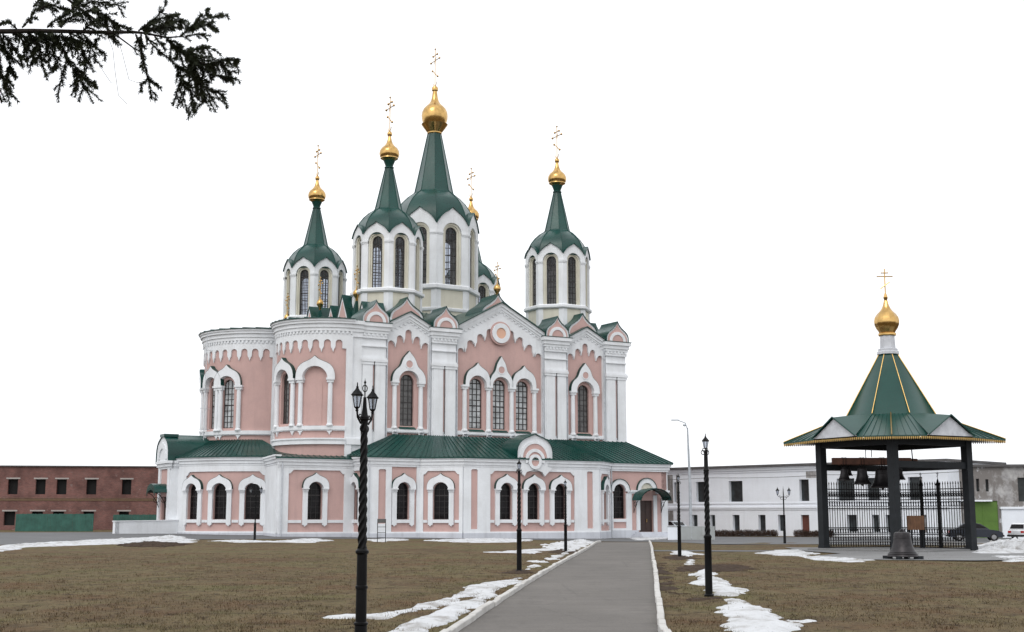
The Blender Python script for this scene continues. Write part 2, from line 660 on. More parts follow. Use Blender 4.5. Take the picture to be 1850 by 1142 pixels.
for edge, sgn in ((pl, -1), (pr, 1)):
    mb = MB()
    y = 2.0
    i = 0
    while y < 86:
        L = 1.0
        rr = random.Random(i * 7 + sgn)
        x0, x1 = edge(y), edge(y + L)
        off = rr.uniform(-0.015, 0.015)
        lift = rr.uniform(-0.02, 0.015)
        ang = math.atan2(x1 - x0, L)
        xm = (x0 + x1) / 2 + sgn * 0.055 + off
        mb.box((xm, y + L / 2, gz(xm, y) + 0.02 + lift), (0.11, L * 1.0 - 0.012, 0.20), -ang)
        y += L
        i += 1
    o = mb.build('kerb', M['kerb'], smooth_angle=0)
    bv = o.modifiers.new('bevel', 'BEVEL')
    bv.width = 0.012
    tag(o, kind='structure')


def ribbon(name, near, far, mat, lift, rows=5, sub=6):
    mb = MB()
    N, Fp = [gp(*p) for p in near], [gp(*p) for p in far]

    def dens(P):
        out = []
        for a, b in zip(P, P[1:]):
            out += [a.lerp(b, i / sub) for i in range(sub)]
        return out + [P[-1]]
    N, Fp = dens(N), dens(Fp)

    def pt(i, w):
        p = N[i].lerp(Fp[i], w)
        return (p.x, p.y, gz(p.x, p.y) + lift)
    for i in range(len(N) - 1):
        for j in range(rows):
            mb.face((pt(i, j / rows), pt(i + 1, j / rows), pt(i + 1, (j + 1) / rows), pt(i, (j + 1) / rows)))
    return tag(mb.build(name, mat, smooth_angle=60), kind='structure')


ribbon('road', [(-260, 992), (0, 985), (200, 979), (350, 975), (520, 974), (700, 973.5), (900, 975), (1000, 976.5), (1088, 978.5), (1175, 979), (1235, 981), (1290, 984), (1480, 984), (1650, 985), (1850, 987), (2200, 992)],
       [(-260, 961), (0, 962.5), (200, 962), (350, 960), (520, 960), (700, 962), (900, 963), (1000, 964), (1088, 965), (1175, 965), (1235, 967), (1290, 970), (1480, 971), (1650, 971), (1850, 971), (2200, 972)], M['road'], 0.022)
ribbon('footpath', [(1180, 996.5), (1300, 997), (1420, 997.5)], [(1180, 994.5), (1300, 994.8), (1420, 995)], M['road'], 0.018, 2)

# ------------------------------------------------------------------ the cathedral (local axes: u along the front, v back)
church = thing('cathedral', 'large pink and white cathedral with green tent spires and gilded onion domes', 'church', (-0.96, 120.4, 0), R(29.8))
WPG = [M['white'], M['pink'], M['green'], M['peach'], M['plinth'], M['cream']]
FS = Flat(0, 0, 0)


def cornice(mb, fr, s0, s1, levels, mat=0):
    for z0, z1, dd, db in levels:
        strip(mb, fr, [s0 - (0 if fr.curved else dd), s1 + (0 if fr.curved else dd)], z0, z1, db, dd, mat)


def dentils(mb, fr, s0, s1, z0, z1, d0, d1, pitch=0.42, mat=0, zf=None):
    n = int((s1 - s0) / pitch)
    for i in range(n):
        a = s0 + (s1 - s0) * (i + 0.25) / n
        b = a + (s1 - s0) / n * 0.5
        o = zf((a + b) / 2) if zf else 0
        fbox(mb, fr, a, b, z0 + o, z1 + o, d0, d1, mat)


def frieze(mb, fr, s0, s1, niches, pend, ztop, d0, d1, mat=0):
    SS, ZB = [s0], [pend[0]]
    for i, (sc, hw, zt) in enumerate(niches):
        xl = sc - hw
        if i == 0:
            SS += [xl]
            ZB += [pend[0]]
        else:
            xr = niches[i - 1][0] + niches[i - 1][1]
            m = (xr + xl) / 2
            zb = pend[i]
            g = (xl - xr) * 0.22
            SS += [xr, xr + g * 0.3, m - g, m, m + g, xl - g * 0.3, xl]
            ZB += [zb + 0.62, zb + 0.42, zb + 0.3, zb, zb + 0.3, zb + 0.42, zb + 0.62]
        for x in arc(sc, hw, 10):
            SS.append(x)
            ZB.append(archz(x, sc, hw, zt - hw))
    SS += [niches[-1][0] + niches[-1][1], s1]
    ZB += [pend[-1], pend[-1]]
    fz = ztop if callable(ztop) else (lambda s: ztop)
    strip(mb, fr, SS, ZB, [fz(x) for x in SS], d0, d1, mat)


def koko(fr, sc, z0, hw, zp, depth, d=0.25, arch=True, prof=KEEL, name='ornamental_gable', white=False):
    mb = MB()
    ss = ogs(sc, hw, prof)
    zt = [ogz(x, sc, hw, z0, zp, prof) for x in ss]
    strip(mb, fr, ss, z0, zt, -0.3, d, 0, back=True)
    k = 0.86
    s2 = ogs(sc, hw * k, prof)
    if not white:
        strip(mb, fr, s2, z0, [ogz(x, sc, hw * k, z0, z0 + (zp - z0) * 0.88, prof) for x in s2], d, d + 0.03, 1)
    if arch:
        ring(mb, fr, sc, z0, hw * 0.5, hw * 0.72, d, d + 0.12, 0, 0, PI, 16)
        ring(mb, fr, sc, z0, 0, hw * 0.5, d, d + 0.05, 1 if not white else 0, 0, PI, 16)
    strip(mb, fr, ss, zt, [z + 0.07 for z in zt], -depth, d + 0.12, 2)
    strip(mb, fr, [ss[0], ss[-1]], z0 - 0.06, z0, -0.3, d + 0.16, 2)
    return mb.build(name, WPG, church)


def pendant(mb, fr, s, z, w, h, d, mat=0):
    SS = [s - w, s - w * 0.55, s, s + w * 0.55, s + w]
    strip(mb, fr, SS, [z - h * 0.45, z - h * 0.5, z - h, z - h * 0.5, z - h * 0.45], z, -0.01, d, mat)


def column(mb, fr, s, z0, z1, d, r=0.22, n=10):
    a = fr.P(s, z0, d)
    b = fr.P(s, z1, d)
    mb.tube([a, (a[0], a[1], z0 + 0.12), (a[0], a[1], z0 + 0.2), (b[0], b[1], z1)], [r * 1.35, r * 1.3, r, r * 0.92], n, 0)


def surround_tall(win, fr, sc, base, zs, zp, hw, rin, cols, zsill, circ=None, zi=None):
    """carved hood on small columns round a tall upper window"""
    mb = MB()
    HP_ = TALL if circ else HOOD
    ss = merge_s(ogs(sc, hw, HP_), arc(sc, rin))
    zb = [archz(x, sc, rin, zs) if abs(x - sc) < rin else zs for x in ss]
    zt = [max(ogz(x, sc, hw, zs, zp, HP_), b + 0.01) for x, b in zip(ss, zb)]
    strip(mb, fr, ss, zb, zt, base - 0.01, base + 0.46, 0)
    so = ogs(sc, hw, HP_)
    zo = [ogz(x, sc, hw, zs, zp, HP_) for x in so]
    strip(mb, fr, so, zo, [z + 0.025 for z in zo], base, base + 0.47, 2)
    rr = ogs(sc, hw * 0.93, HP_)
    if circ:
        ring(mb, fr, sc, circ, 0, 0.33, base + 0.46, base + 0.472, 1, n=18)
        ring(mb, fr, sc, circ, 0.33, 0.42, base + 0.46, base + 0.50, 0, n=18)
    for c in cols:
        column(mb, fr, c, zsill, zs - 0.3, base + 0.16)
        fbox(mb, fr, c - 0.34, c + 0.34, zs - 0.16, zs + 0.02, base - 0.01, base + 0.48, 0)
        fbox(mb, fr, c - 0.28, c + 0.28, zs - 0.38, zs - 0.16, base - 0.01, base + 0.38, 0)
        pendant(mb, fr, c, zsill - 0.3, 0.2, 0.5, base + 0.14)
    return mb.build('window_surround', WPG, win)


def green_sill(win, fr, sc, w, z, dback, dfront):
    mb = MB()
    P = fr.P
    mb.face((P(sc - w - .08, z - .28, dfront), P(sc + w + .08, z - .28, dfront), P(sc + w, z + .05, dback), P(sc - w, z + .05, dback)))
    fbox(mb, fr, sc - w - .08, sc + w + .08, z - .33, z - .28, dback, dfront)
    return mb.build('sill', M['green'], win)


# --- upper walls of the front
mb = MB()
PIL = [(-14.2, -11.85), (-7.25, -4.8), (4.8, 7.25), (11.85, 14.2)]


def gline(sc, hw, ze, zp):
    return lambda s: zp - (zp - ze) * min(1, abs(s - sc) / hw)


GC, GL, GR = gline(0, 4.85, 19.0, 21.6), gline(-9.55, 2.3, 18.75, 19.95), gline(9.55, 2.3, 18.75, 19.95)
UZ, US = 9.65, 13.62
wall_open(mb, FS, -11.9, -7.2, 6.0, GL, [(-9.55, 0.68, UZ, US)], -1.1, -0.5, 1)
wall_open(mb, FS, 7.2, 11.9, 6.0, GR, [(9.4, 0.66, UZ, US)], -1.1, -0.5, 1)
wall_open(mb, FS, -4.85, 4.85, 6.0, GC, [(-2.5, 0.68, UZ, US), (0, 0.68, UZ, US), (2.5, 0.68, UZ, US)], -1.1, -0.5, 1)
mb.build('wall', WPG, church)

for sc, hw, G, wins, nich, pend, depth in (
        (-9.55, 2.3, GL, None, [(-1.72, .3, 17.28), (-.87, .3, 17.8), (0, .33, 18.37), (.87, .3, 17.8), (1.72, .3, 17.28)], [17.0, 16.7, 17.15, 17.15, 16.7, 17.0], 3.5),
        (9.55, 2.3, GR, None, [(-1.72, .3, 17.28), (-.87, .3, 17.8), (0, .33, 18.37), (.87, .3, 17.8), (1.72, .3, 17.28)], [17.0, 16.7, 17.15, 17.15, 16.7, 17.0], 3.5),
        (0, 4.85, GC, None, [(-4.2, .34, 17.05), (-3.2, .34, 17.85), (-2.15, .34, 18.5), (-1.15, .34, 19.05), (1.15, .34, 19.05), (2.15, .34, 18.5), (3.2, .34, 17.85), (4.2, .34, 17.05)], [16.7, 16.7, 17.25, 17.9, 17.95, 17.9, 17.25, 16.7, 16.7], 9.0)):
    mb = MB()
    frieze(mb, FS, sc - hw, sc + hw, [(sc + a, b, c) for a, b, c in nich], pend, lambda s: G(s) - 0.02, -0.5, -0.27, 0)
    ss = [sc - hw, sc, sc + hw]
    for zb, zt, dd in ((-0.34, 0.0, 0.02), (-0.62, -0.34, -0.10), (-0.8, -0.62, -0.18)):
        strip(mb, FS, ss, [G(x) + zb for x in ss], [G(x) + zt for x in ss], -0.5, dd, 0)
    dentils(mb, FS, sc - hw + .1, sc + hw - .1, -0.98, -0.8, -0.3, -0.2, 0.4, 0, G)
    # white lesenes beside the bay
    for e in (-1, 1):
        a = sc + e * hw
        fbox(mb, FS, min(a, a - e * 0.28), max(a, a - e * 0.28), 6.5, 17.2, -0.5, -0.28, 0)
    if sc == 0:
        ring(mb, FS, 0, 18.7, 0.52, 0.95, -0.27, -0.08, 0)
        ring(mb, FS, 0, 18.7, 0.95, 1.12, -0.27, -0.2, 1)
        ring(mb, FS, 0, 18.7, 0, 0.52, -0.27, -0.16, 3)
    strip(mb, FS, ss, [G(x) for x in ss], [G(x) + 0.09 for x in ss], -depth, 0.2, 2)
    # sill course
    fbox(mb, FS, sc - hw + .1, sc + hw - .1, 9.08, 9.38, -0.5, -0.24, 0)
    fbox(mb, FS, sc - hw + .1, sc + hw - .1, 9.0, 9.08, -0.5, -0.3, 0)
    mb.build('gabled_bay', WPG, church)

for i, (a, b) in enumerate(PIL):
    mb = MB()
    c = (a + b) / 2
    fbox(mb, FS, a, b, 6.0, 18.3, -1.0, -0.12, 0)
    for e in (-1, 1):
        fbox(mb, FS, c + e * 0.62 - 0.5, c + e * 0.62 + 0.5, 6.2, 14.95, -0.12, 0.0, 0)
    fbox(mb, FS, c - 0.05, c + 0.05, 9.2, 14.9, -0.12, -0.10, 1)
    for z0, z1, dd in ((14.95, 15.2, .06), (15.2, 15.45, .12), (15.45, 15.6, .04), (16.55, 16.65, 0.03), (17.3, 17.75, .05), (17.75, 18.0, .14), (18.0, 18.35, .24), (18.35, 18.68, .38)):
        fbox(mb, FS, a - dd, b + dd, z0, z1, -1.0, dd, 0)
    dentils(mb, FS, a - .05, b + .05, 17.53, 17.74, 0.05, 0.13, 0.36)
    fbox(mb, FS, a - .42, b + .42, 18.68, 18.74, -1.0, 0.42, 2)
    p = mb.build('pilaster', WPG, church)
    q = MB()
    P0 = FS.P(c, 0, 0.06)
    q.tube([(P0[0], P0[1], 9.0), (P0[0], P0[1], 15.1)], 0.035, 6, 0)
    q.lathe([(0.02, 15.1), (.08, 15.2), (.02, 15.3)], (P0[0], P0[1]), 8)
    q.build('lightning_rod', M['frame'], p)
    koko(FS, c, 18.74, 1.32, 20.7, 2.6, d=0.22)
for sc, zp, hw, z0 in ((-9.55, 21.4, 1.7, 19.2), (9.55, 21.4, 1.7, 19.2), (0, 22.55, 1.85, 20.2)):
    koko(Flat(0, 0.85, 0), sc, z0, hw, zp, 3.2, d=0.1, arch=False)

for e in (-7.4, -4.62, 4.62, 7.4, -11.7, 11.7):
    q = MB()
    a = FS.P(e, 0, -0.18)
    q.tube([(a[0], a[1], 8.7), (a[0], a[1], 18.6)], 0.075, 6)
    q.build('downpipe', M['downpipe'], church)

# upper windows
for sc in (-9.55, 9.4):
    w = pane(FS, sc, 0.68, UZ, US, -0.78, 'greyglass', church)
    surround_tall(w, FS, sc, -0.5, 13.62, 16.4, 1.66, 1.0, (sc - 1.3, sc + 1.3), 9.38, 15.2)
    green_sill(w, FS, sc, 0.74, 9.66, -0.75, -0.2)
for k, sc in enumerate((-2.5, 0, 2.5)):
    w = pane(FS, sc, 0.68, UZ, US, -0.78, 'paleglass', church, bw=.045)
    cols = [sc - 1.25] + ([sc + 1.25] if k == 2 else [])
    surround_tall(w, FS, sc, -0.5, 13.62, 16.5 if k == 1 else 15.75, 1.26 if k == 1 else 1.32, 0.93, cols, 9.38, 15.2 if k == 1 else None)
    green_sill(w, FS, sc, 0.74, 9.66, -0.75, -0.2)

# --- other upper walls, cornice and main roof
FEA = Flat(-13.4, 14.75, -PI / 2)
FWE = Flat(13.9, 14.75, PI / 2)
FNO = Flat(0, 29.5, PI)
mb = MB()
strip(mb, FEA, [-14.6, 14.2], 6, 18.7, -0.6, 0, 0)
strip(mb, FWE, [-14.2, 14.6], 0, 18.7, -0.6, 0, 0)
strip(mb, FNO, [-13.9, 13.4], 0, 18.7, -0.6, 0, 0)
for s0 in (-11.8, -4.8, 7.2):
    w_ = 4.6 if s0 != -4.8 else 9.6
    for f in (FWE, FNO):
        fbox(mb, f, s0, s0 + w_, 9, 17, 0, 0.03, 1)
for f in (FWE, FNO):
    cornice(mb, f, -14.2, 14.2, ((17.6, 18.1, .15, 0), (18.1, 18.7, .35, 0)))
mb.build('side_wall', WPG, church)
mb = MB()
o_, i_ = [(-13.6, 1.25), (13.7, 1.25), (13.7, 29.6), (-13.6, 29.6)], [(-5.5, 9.3), (5.5, 9.3), (5.5, 20.2), (-5.5, 20.2)]
for k in range(4):
    k2 = (k + 1) % 4
    roofpoly(mb, (*o_[k], 18.8), (*o_[k2], 18.8), (*i_[k2], 21.6), (*i_[k], 21.6), 26)
mb.face([(*p, 21.6) for p in i_])
mb.build('main_roof', M['green'], church)
FEK = Flat(-13.2, 14.75, -PI / 2)
for v_, zp, hw in ((2.3, 20.9, 1.3), (7.0, 22.2, 1.7), (9.9, 21.6, 1.35), (15.6, 22.3, 1.5), (18.6, 21.5, 1.3), (21.4, 22.0, 1.4), (24.2, 21.7, 1.4)):
    s_ = 14.75 - v_
    mb = MB()
    zl = zp - hw * 1.65
    g = gline(s_, hw, zl, zp)
    strip(mb, FEK, [s_ - hw, s_, s_ + hw], 18.6, [zl, zp, zl], -.3, .1, 0, back=True)
    strip(mb, FEK, [s_ - hw * .72, s_, s_ + hw * .72], zl - .1, [zl, zp - .55, zl], .1, .13, 1)
    strip(mb, FEK, [s_ - hw, s_, s_ + hw], [zl, zp, zl], [zl + .08, zp + .08, zl + .08], -2.0, .2, 2)
    mb.build('roof_gable', WPG, church)
for s in (-9.5, 0, 9.5):
    koko(FWE, s, 18.7, 2.0, 21.3, 3, d=0.1)
    koko(FNO, s, 18.7, 2.0, 21.3, 3, d=0.1)


# --- crosses
def cross_mb(mb, c, z0, h, w, rx=PI / 2, th=0.06, fancy=True, mat=0):
    """three-barred cross; bars run along direction rx"""
    dx, dy = math.cos(rx), math.sin(rx)

    def bar(z, hw, slope=0.0, t=th):
        a = (c[0] - dx * hw, c[1] - dy * hw, z - slope * hw)
        b = (c[0] + dx * hw, c[1] + dy * hw, z + slope * hw)
        mb.tube([a, b], t * 0.5, 6, mat)
        if fancy:
            for p in (a, b):
                mb.lathe([(0.01, p[2] - t * 1.5), (t * 1.25, p[2] - t * .7), (t * 1.4, p[2]), (t * 1.25, p[2] + t * .7), (.01, p[2] + t * 1.5)], (p[0], p[1]), 8, 0, mat)
    mb.tube([(c[0], c[1], z0), (c[0], c[1], z0 + h)], th * 0.5, 6, mat)
    bar(z0 + h * 0.70, w / 2)
    bar(z0 + h * 0.84, w * 0.24)
    bar(z0 + h * 0.36, w * 0.3, 0.75)
    if fancy:
        q = z0 + h
        mb.lathe([(0.01, q - th * 1.2), (th * 1.3, q), (.01, q + th * 1.6)], c, 8, 0, mat)
        zc, rr = z0 + h * 0.13, w * 0.2
        mb.tube([(c[0] + dx * rr * math.cos(a), c[1] + dy * rr * math.cos(a), zc + rr * math.sin(a)) for a in [PI + PI * k / 10 for k in range(11)]], th * 0.4, 5, mat)
        for e in (-1, 1):       # little rays in the corners of the cross
            for f in (-1, 1):
                mb.tube([(c[0], c[1], z0 + h * .70), (c[0] + dx * e * w * .17, c[1] + dy * e * w * .17, z0 + h * .70 + f * w * .17)], th * 0.25, 4, mat)


# --- towers: an octagonal drum with keel gables, bell roof, tent and gilded dome
T8 = math.tan(PI / 8)


def tower(name, u, v, r, zbase, zband0, zband1, zs, zvalley, zpeak, w, bell, cone_top, neck, dome, cz0, cz1, cw, panels=False):
    ap = r * math.cos(PI / 8)
    hl = ap * T8
    rin = w * 1.62
    mb = MB()
    ph = PI / 8
    # base
    mb.lathe([(r - .1, zbase), (r - .1, zband0)], (0, 0), 8, ph, 5)
    mb.lathe([(r + .06, zband0), (r + .2, zband0 + .12), (r + .2, zband1 - .1), (r + .05, zband1)], (0, 0), 8, ph, 0)
    if panels:
        mb.lathe([(r + .02, zbase + 2.3), (r + .08, zbase + 2.4), (r + .08, zbase + 2.6), (r - .1, zbase + 2.68)], (0, 0), 8, ph, 0)
    for k in range(8):
        a = k * PI / 4
        f = Flat(ap * math.sin(a), -ap * math.cos(a), a)
        wall_open(mb, f, -hl, hl, zband1 - .05, zvalley - .05, [(0, w, zband1 + .02, zs)], -0.62, -0.3, 5)
        mid = rin * 0.81
        ss = arc(0, w + (rin - w) * 0.45, 12)
        rm = w + (rin - w) * 0.45
        # inner stepped arch
        s3 = [-rin] + [-rm] + arc(0, rm, 12) + [rm, rin]
        b3 = [zband1, zband1] + [archz(x, 0, rm, zs) for x in arc(0, rm, 12)] + [zband1, zband1]
        t3 = [zs + .01] + [archz(-rm, 0, rin, zs)] + [archz(x, 0, rin, zs) for x in arc(0, rm, 12)] + [archz(rm, 0, rin, zs), zs + .01]
        strip(mb, f, s3, b3, t3, -0.3, -0.17, 5)
        # white corner piers joined over the window by the keel gable
        so = ogs(0, hl, CROWN)
        sm = merge_s(so, arc(0, rin, 14), [-hl, hl])
        SS, ZB, ZT = [], [], []
        for x in sm:
            zt = zvalley + (zpeak - zvalley) * max(0, (ogz(x, 0, hl, 0, 1, CROWN)))
            zb = archz(x, 0, rin, zs) if abs(x) < rin else zband1
            if abs(abs(x) - rin) < 1e-3:
                seq = [zband1, zs] if x < 0 else [zs, zband1]
                for q in seq:
                    SS.append(x)
                    ZB.append(q)
                    ZT.append(zt)
            else:
                SS.append(x)
                ZB.append(zb)
                ZT.append(max(zt, zb + .05))
        strip(mb, f, SS, ZB, ZT, -0.4, 0.0, 0)
        zo = [zvalley + (zpeak - zvalley) * ogz(x, 0, hl, 0, 1, CROWN) for x in so]
        strip(mb, f, so, zo, [z + .06 for z in zo], -1.1, 0.14, 2)
        # imposts
        dd = 0.09
        he = (ap + dd) * T8
        for a0, a1 in ((-he, -rin), (rin, he)):
            fbox(mb, f, a0, a1, zs - .12, zs + .06, -0.2, dd, 0)
            fbox(mb, f, a0 + .0, a1, zs - .24, zs - .12, -0.2, dd * .5, 0)
        # base piers below the band
        d2 = -ap + (r - .1) * math.cos(PI / 8)
        pw = hl - rin if not panels else hl * 0.3
        h2 = (ap + d2 + .07) * T8
        for a0, a1 in ((-h2, -h2 + pw), (h2 - pw, h2)):
            fbox(mb, f, a0, a1, zbase + .02, zband0, d2 - .05, d2 + .07, 0)
    t = mb.build(name, WPG, church)
    t.location = (u, v, 0)
    for k in range(8):
        a = k * PI / 4
        f = Flat(ap * math.sin(a), -ap * math.cos(a), a)
        pane(f, 0, w, zband1 + .02, zs, -0.5, 'seethrough', t, dz=w * 1.15, single=True, bw=.034)
    mb = MB()
    prof = bell + cone_top
    mb.lathe(prof, (0, 0), 8, ph, 0)
    n0 = len(bell) - 1
    for k in range(8):
        a = ph + k * PI / 4
        mb.tube([(rr * math.cos(a), rr * math.sin(a), z) for rr, z in prof], 0.05, 5, 0, cap=False)
    mb.build('tent_roof', M['green'], t)
    if neck:
        mb = MB()
        mb.lathe(neck, (0, 0), 24)
        mb.build('neck', M['green'], t)
    mb = MB()
    mb.lathe(dome, (0, 0), 32)
    mb.build('onion_dome', M['gold'], t)
    mb = MB()
    cross_mb(mb, (0, 0), cz0, cz1 - cz0, cw, PI / 2, 0.085)
    mb.build('cross', M['gold'], t, smooth_angle=50)
    return t


ct = tower('corner_tower', -9.5, 5.25, 3.33, 18.6, 22.08, 22.52, 26.95, 27.62, 28.75, 0.5,
           [(3.2, 27.6), (3.14, 28.15), (2.98, 28.7), (2.72, 29.22), (2.34, 29.72), (1.87, 30.15), (1.38, 30.45)],
           [(1.27, 30.62), (0.36, 34.68)],
           [(.34, 34.62), (.46, 34.7), (.46, 34.76), (.36, 34.84), (.4, 35.0), (.6, 35.5)],
           [(.56, 35.42), (.66, 35.5), (.86, 35.62), (.84, 35.72), (.91, 35.82), (.97, 36.08), (.93, 36.38), (.77, 36.66), (.52, 36.88), (.33, 37.12), (.2, 37.5), (.14, 37.85), (.22, 37.95), (.25, 38.1), (.2, 38.25), (.06, 38.4), (.05, 38.5)],
           38.3, 41.75, 1.75)
for u, v in ((9.5, 5.25), (-9.5, 24.25), (9.5, 24.25)):
    dup(ct, (u, v, 0), parent=church)
tower('central_tower', 0, 14.75, 4.75, 19.9, 24.4, 24.95, 30.35, 31.25, 33.05, 0.66,
      [(4.5, 31.2), (4.44, 32.0), (4.24, 32.8), (3.86, 33.6), (3.34, 34.35), (2.74, 34.95), (2.15, 35.38)],
      [(2.03, 35.55), (0.72, 42.0)], None,
      [(.70, 41.95), (.78, 42.05), (.78, 42.15), (1.3, 42.85), (1.42, 43.05), (1.22, 43.1), (1.27, 43.25), (1.38, 43.6), (1.42, 44.0), (1.37, 44.4), (1.2, 44.78), (.92, 45.08), (.64, 45.34), (.44, 45.66), (.32, 46.1), (.24, 46.75), (.33, 46.85), (.36, 47.05), (.28, 47.25), (.07, 47.4), (.05, 47.5)],
      47.2, 51.5, 2.05, True)
for i, (u, v, z, h) in enumerate(((-0.0, 0.9, 22.5, 2.6), (-12.6, 5.3, 21.6, 2.7), (-12.6, 14.6, 22.0, 2.7), (-12.6, 24.0, 21.8, 2.7))):
    mb = MB()
    mb.lathe([(.1, z - .1), (.13, z + .15), (.2, z + .25), (.33, z + .45), (.36, z + .62), (.28, z + .85), (.12, z + 1.0), (.04, z + 1.1)], (u, v), 20)
    g = mb.build('gable_finial', M['gold'], church)
    if i:
        mb = MB()
        mb.lathe([(.5, 19.0), (.45, z - 1.2), (.1, z)], (u, v), 4, PI / 4)
        mb.build('finial_base', M['green'], g)
    mb = MB()
    cross_mb(mb, (u, v), z + 1.0, h - .5, 1.1, PI / 2, 0.06)
    mb.build('cross', M['gold'], g, smooth_angle=50)


# --- apses
def psi(fr, deg):
    return fr.r * R(deg - 90)


def apse(name, cu, cv, r, p0, p1, wins, blinds, zlow, pil, apex, sillmat=True):
    fr = Cyl(cu, cv, r)
    s0, s1 = psi(fr, p0), psi(fr, p1)
    mb = MB()
    wall_open(mb, fr, s0, s1, zlow, 18.6, [(psi(fr, a), 0.64, UZ, US - .1) for a in wins], -0.6, 0, 1)
    pitch = 1.0
    a, b = psi(fr, pil[0]), psi(fr, pil[1])
    n = int((b - a - .1) / pitch)
    st = a + (b - a - n * pitch) / 2
    nich = [(st + pitch * (i + .5), 0.3, 16.98) for i in range(n)]
    frieze(mb, fr, a, b, nich, [16.2] + [15.85] * (n - 1) + [16.2], 17.55, 0, 0.14, 0)
    fbox(mb, fr, s0, a, zlow, 17.55, 0, 0.14, 0)
    if b < s1:
        fbox(mb, fr, b, s1, zlow, 17.55, 0, 0.14, 0)
    for z0, z1, dd in ((17.55, 17.75, .12), (17.75, 18.05, .24), (18.05, 18.4, .34), (18.4, 18.62, .5), (18.62, 18.85, .6)):
        fbox(mb, fr, s0, s1, z0, z1, -0.3, dd, 0)
    dentils(mb, fr, s0, s1, 17.52, 17.74, 0.12, 0.23, 0.36)
    fbox(mb, fr, a, b, 9.06, 9.4, 0, 0.24, 0)
    fbox(mb, fr, a, b, 8.98, 9.06, 0, 0.16, 0)
    if sillmat:
        fbox(mb, fr, a, b, 7.8, 8.2, 0, 0.26, 0)
        fbox(mb, fr, a, b, 8.2, 8.34, 0, 0.36, 0)
    # roof
    k = 40
    for i in range(k):
        x, y = s0 + (s1 - s0) * i / k, s0 + (s1 - s0) * (i + 1) / k
        mb.face((fr.P(x, 18.86, .7), fr.P(y, 18.86, .7), apex), 2)
        mb.face((fr.P(x, 18.78, .7), fr.P(y, 18.78, .7), fr.P(y, 18.86, .7), fr.P(x, 18.86, .7)), 2)
        if i % 2 == 0:
            p = Vector(fr.P(x, 18.9, .7))
            mb.tube([p, p.lerp(Vector(apex), .85)], 0.03, 4, 2)
    o = mb.build(name, WPG, church)
    for a_ in wins:
        sc = psi(fr, a_)
        w = pane(fr, sc, 0.64, UZ, US - .1, -0.3, 'paleglass' if name == 'central_apse' else 'greyglass', o)
        rin = .9
        surround_tall(w, fr, sc, 0.0, 13.55, 15.5, 1.4, rin, (sc - 1.18, sc + 1.18), 9.4)
    for a_ in blinds:
        sc = psi(fr, a_)
        q = MB()
        ss = arc(sc, .62)
        strip(q, fr, ss, UZ - .2, [archz(x, sc, .62, 13.0) for x in ss], 0, 0.05, 1)
        bl = q.build('blind_niche', WPG, o)
        surround_tall(bl, fr, sc, 0.0, 13.55, 15.5, 1.66, 1.05, (sc - 1.3, sc + 1.3), 9.4)
    return o


apse('side_apse', -15.225, 4.85, 4.85, -70, 91, (14,), (53,), 5.5, (-14, 84), (-13.2, 4.85, 19.3))
apse('central_apse', -18.25, 14.75, 5.5, -120, 110, (-17, 17, 37), (), 6.5, (-78, 80), (-12.9, 14.75, 19.9), False)
apse('side_apse', -15.225, 24.65, 4.85, -91, 70, (-14,), (), 5.5, (-84, 14), (-13.2, 24.65, 19.3))
mb = MB()
fbox(mb, FS, -15.5, -14.2, 5.5, 18.3, -0.8, -0.02, 0)
for z0, z1, dd in ((17.3, 17.75, .12), (17.75, 18.05, .22), (18.05, 18.4, .32), (18.4, 18.72, .48), (7.8, 8.34, .2)):
    fbox(mb, FS, -15.6, -14.2, z0, z1, -0.8, dd, 0)
strip(mb, Flat(-18.25, 9.4, 0), [0, 5], 6.5, 18.3, -1, 0, 0)
mb.build('corner_pier', WPG, church)


# --- lower storey
ZB0, ZCOR = 0.28, 5.85
LEV = ((5.85, 6.02, .16, 0), (6.02, 6.3, .24, 0), (6.3, 6.52, .36, 0), (6.52, 6.66, .46, 0))


def panel_wall(mb, fr, s0, s1, panels, wins, w, zt=ZCOR, rect_top=None, dz=0.0):
    wall_open(mb, fr, s0, s1, -0.9, zt + .1 + dz, wins, -0.6, 0, 1)
    cur = s0
    for a, b, top, ch, bot in panels:
        if a > cur:
            fbox(mb, fr, cur, a, ZB0 - .1, zt + dz, 0, .13, 0)
        ss = [a, a + ch, b - ch, b]
        if ch > 0:
            strip(mb, fr, [a, a, a + ch * .35, a + ch, b - ch, b - ch * .35, b, b], [top - ch * 1.0, top - ch * .75, top - ch * .7, top, top, top - ch * .7, top - ch * .75, top - ch * 1.0], zt + dz, 0, .13, 0)
        else:
            fbox(mb, fr, a, b, top, zt + dz, 0, .13, 0)
        fbox(mb, fr, a, b, ZB0 - .1, bot, 0, .13, 0)
        cur = b
    if cur < s1:
        fbox(mb, fr, cur, s1, ZB0 - .1, zt + dz, 0, .13, 0)
    fbox(mb, fr, s0 - .0, s1 + .0, -0.9, ZB0 - .1, 0, .2, 4)
    fbox(mb, fr, s0, s1, ZB0 - .1, ZB0 - .02, 0, .17, 0)
    for z0, z1, dd, db in LEV:
        e = 0 if fr.curved else dd * .41
        fbox(mb, fr, s0 - e, s1 + e, z0 + dz, z1 + dz, -.2, dd, 0)


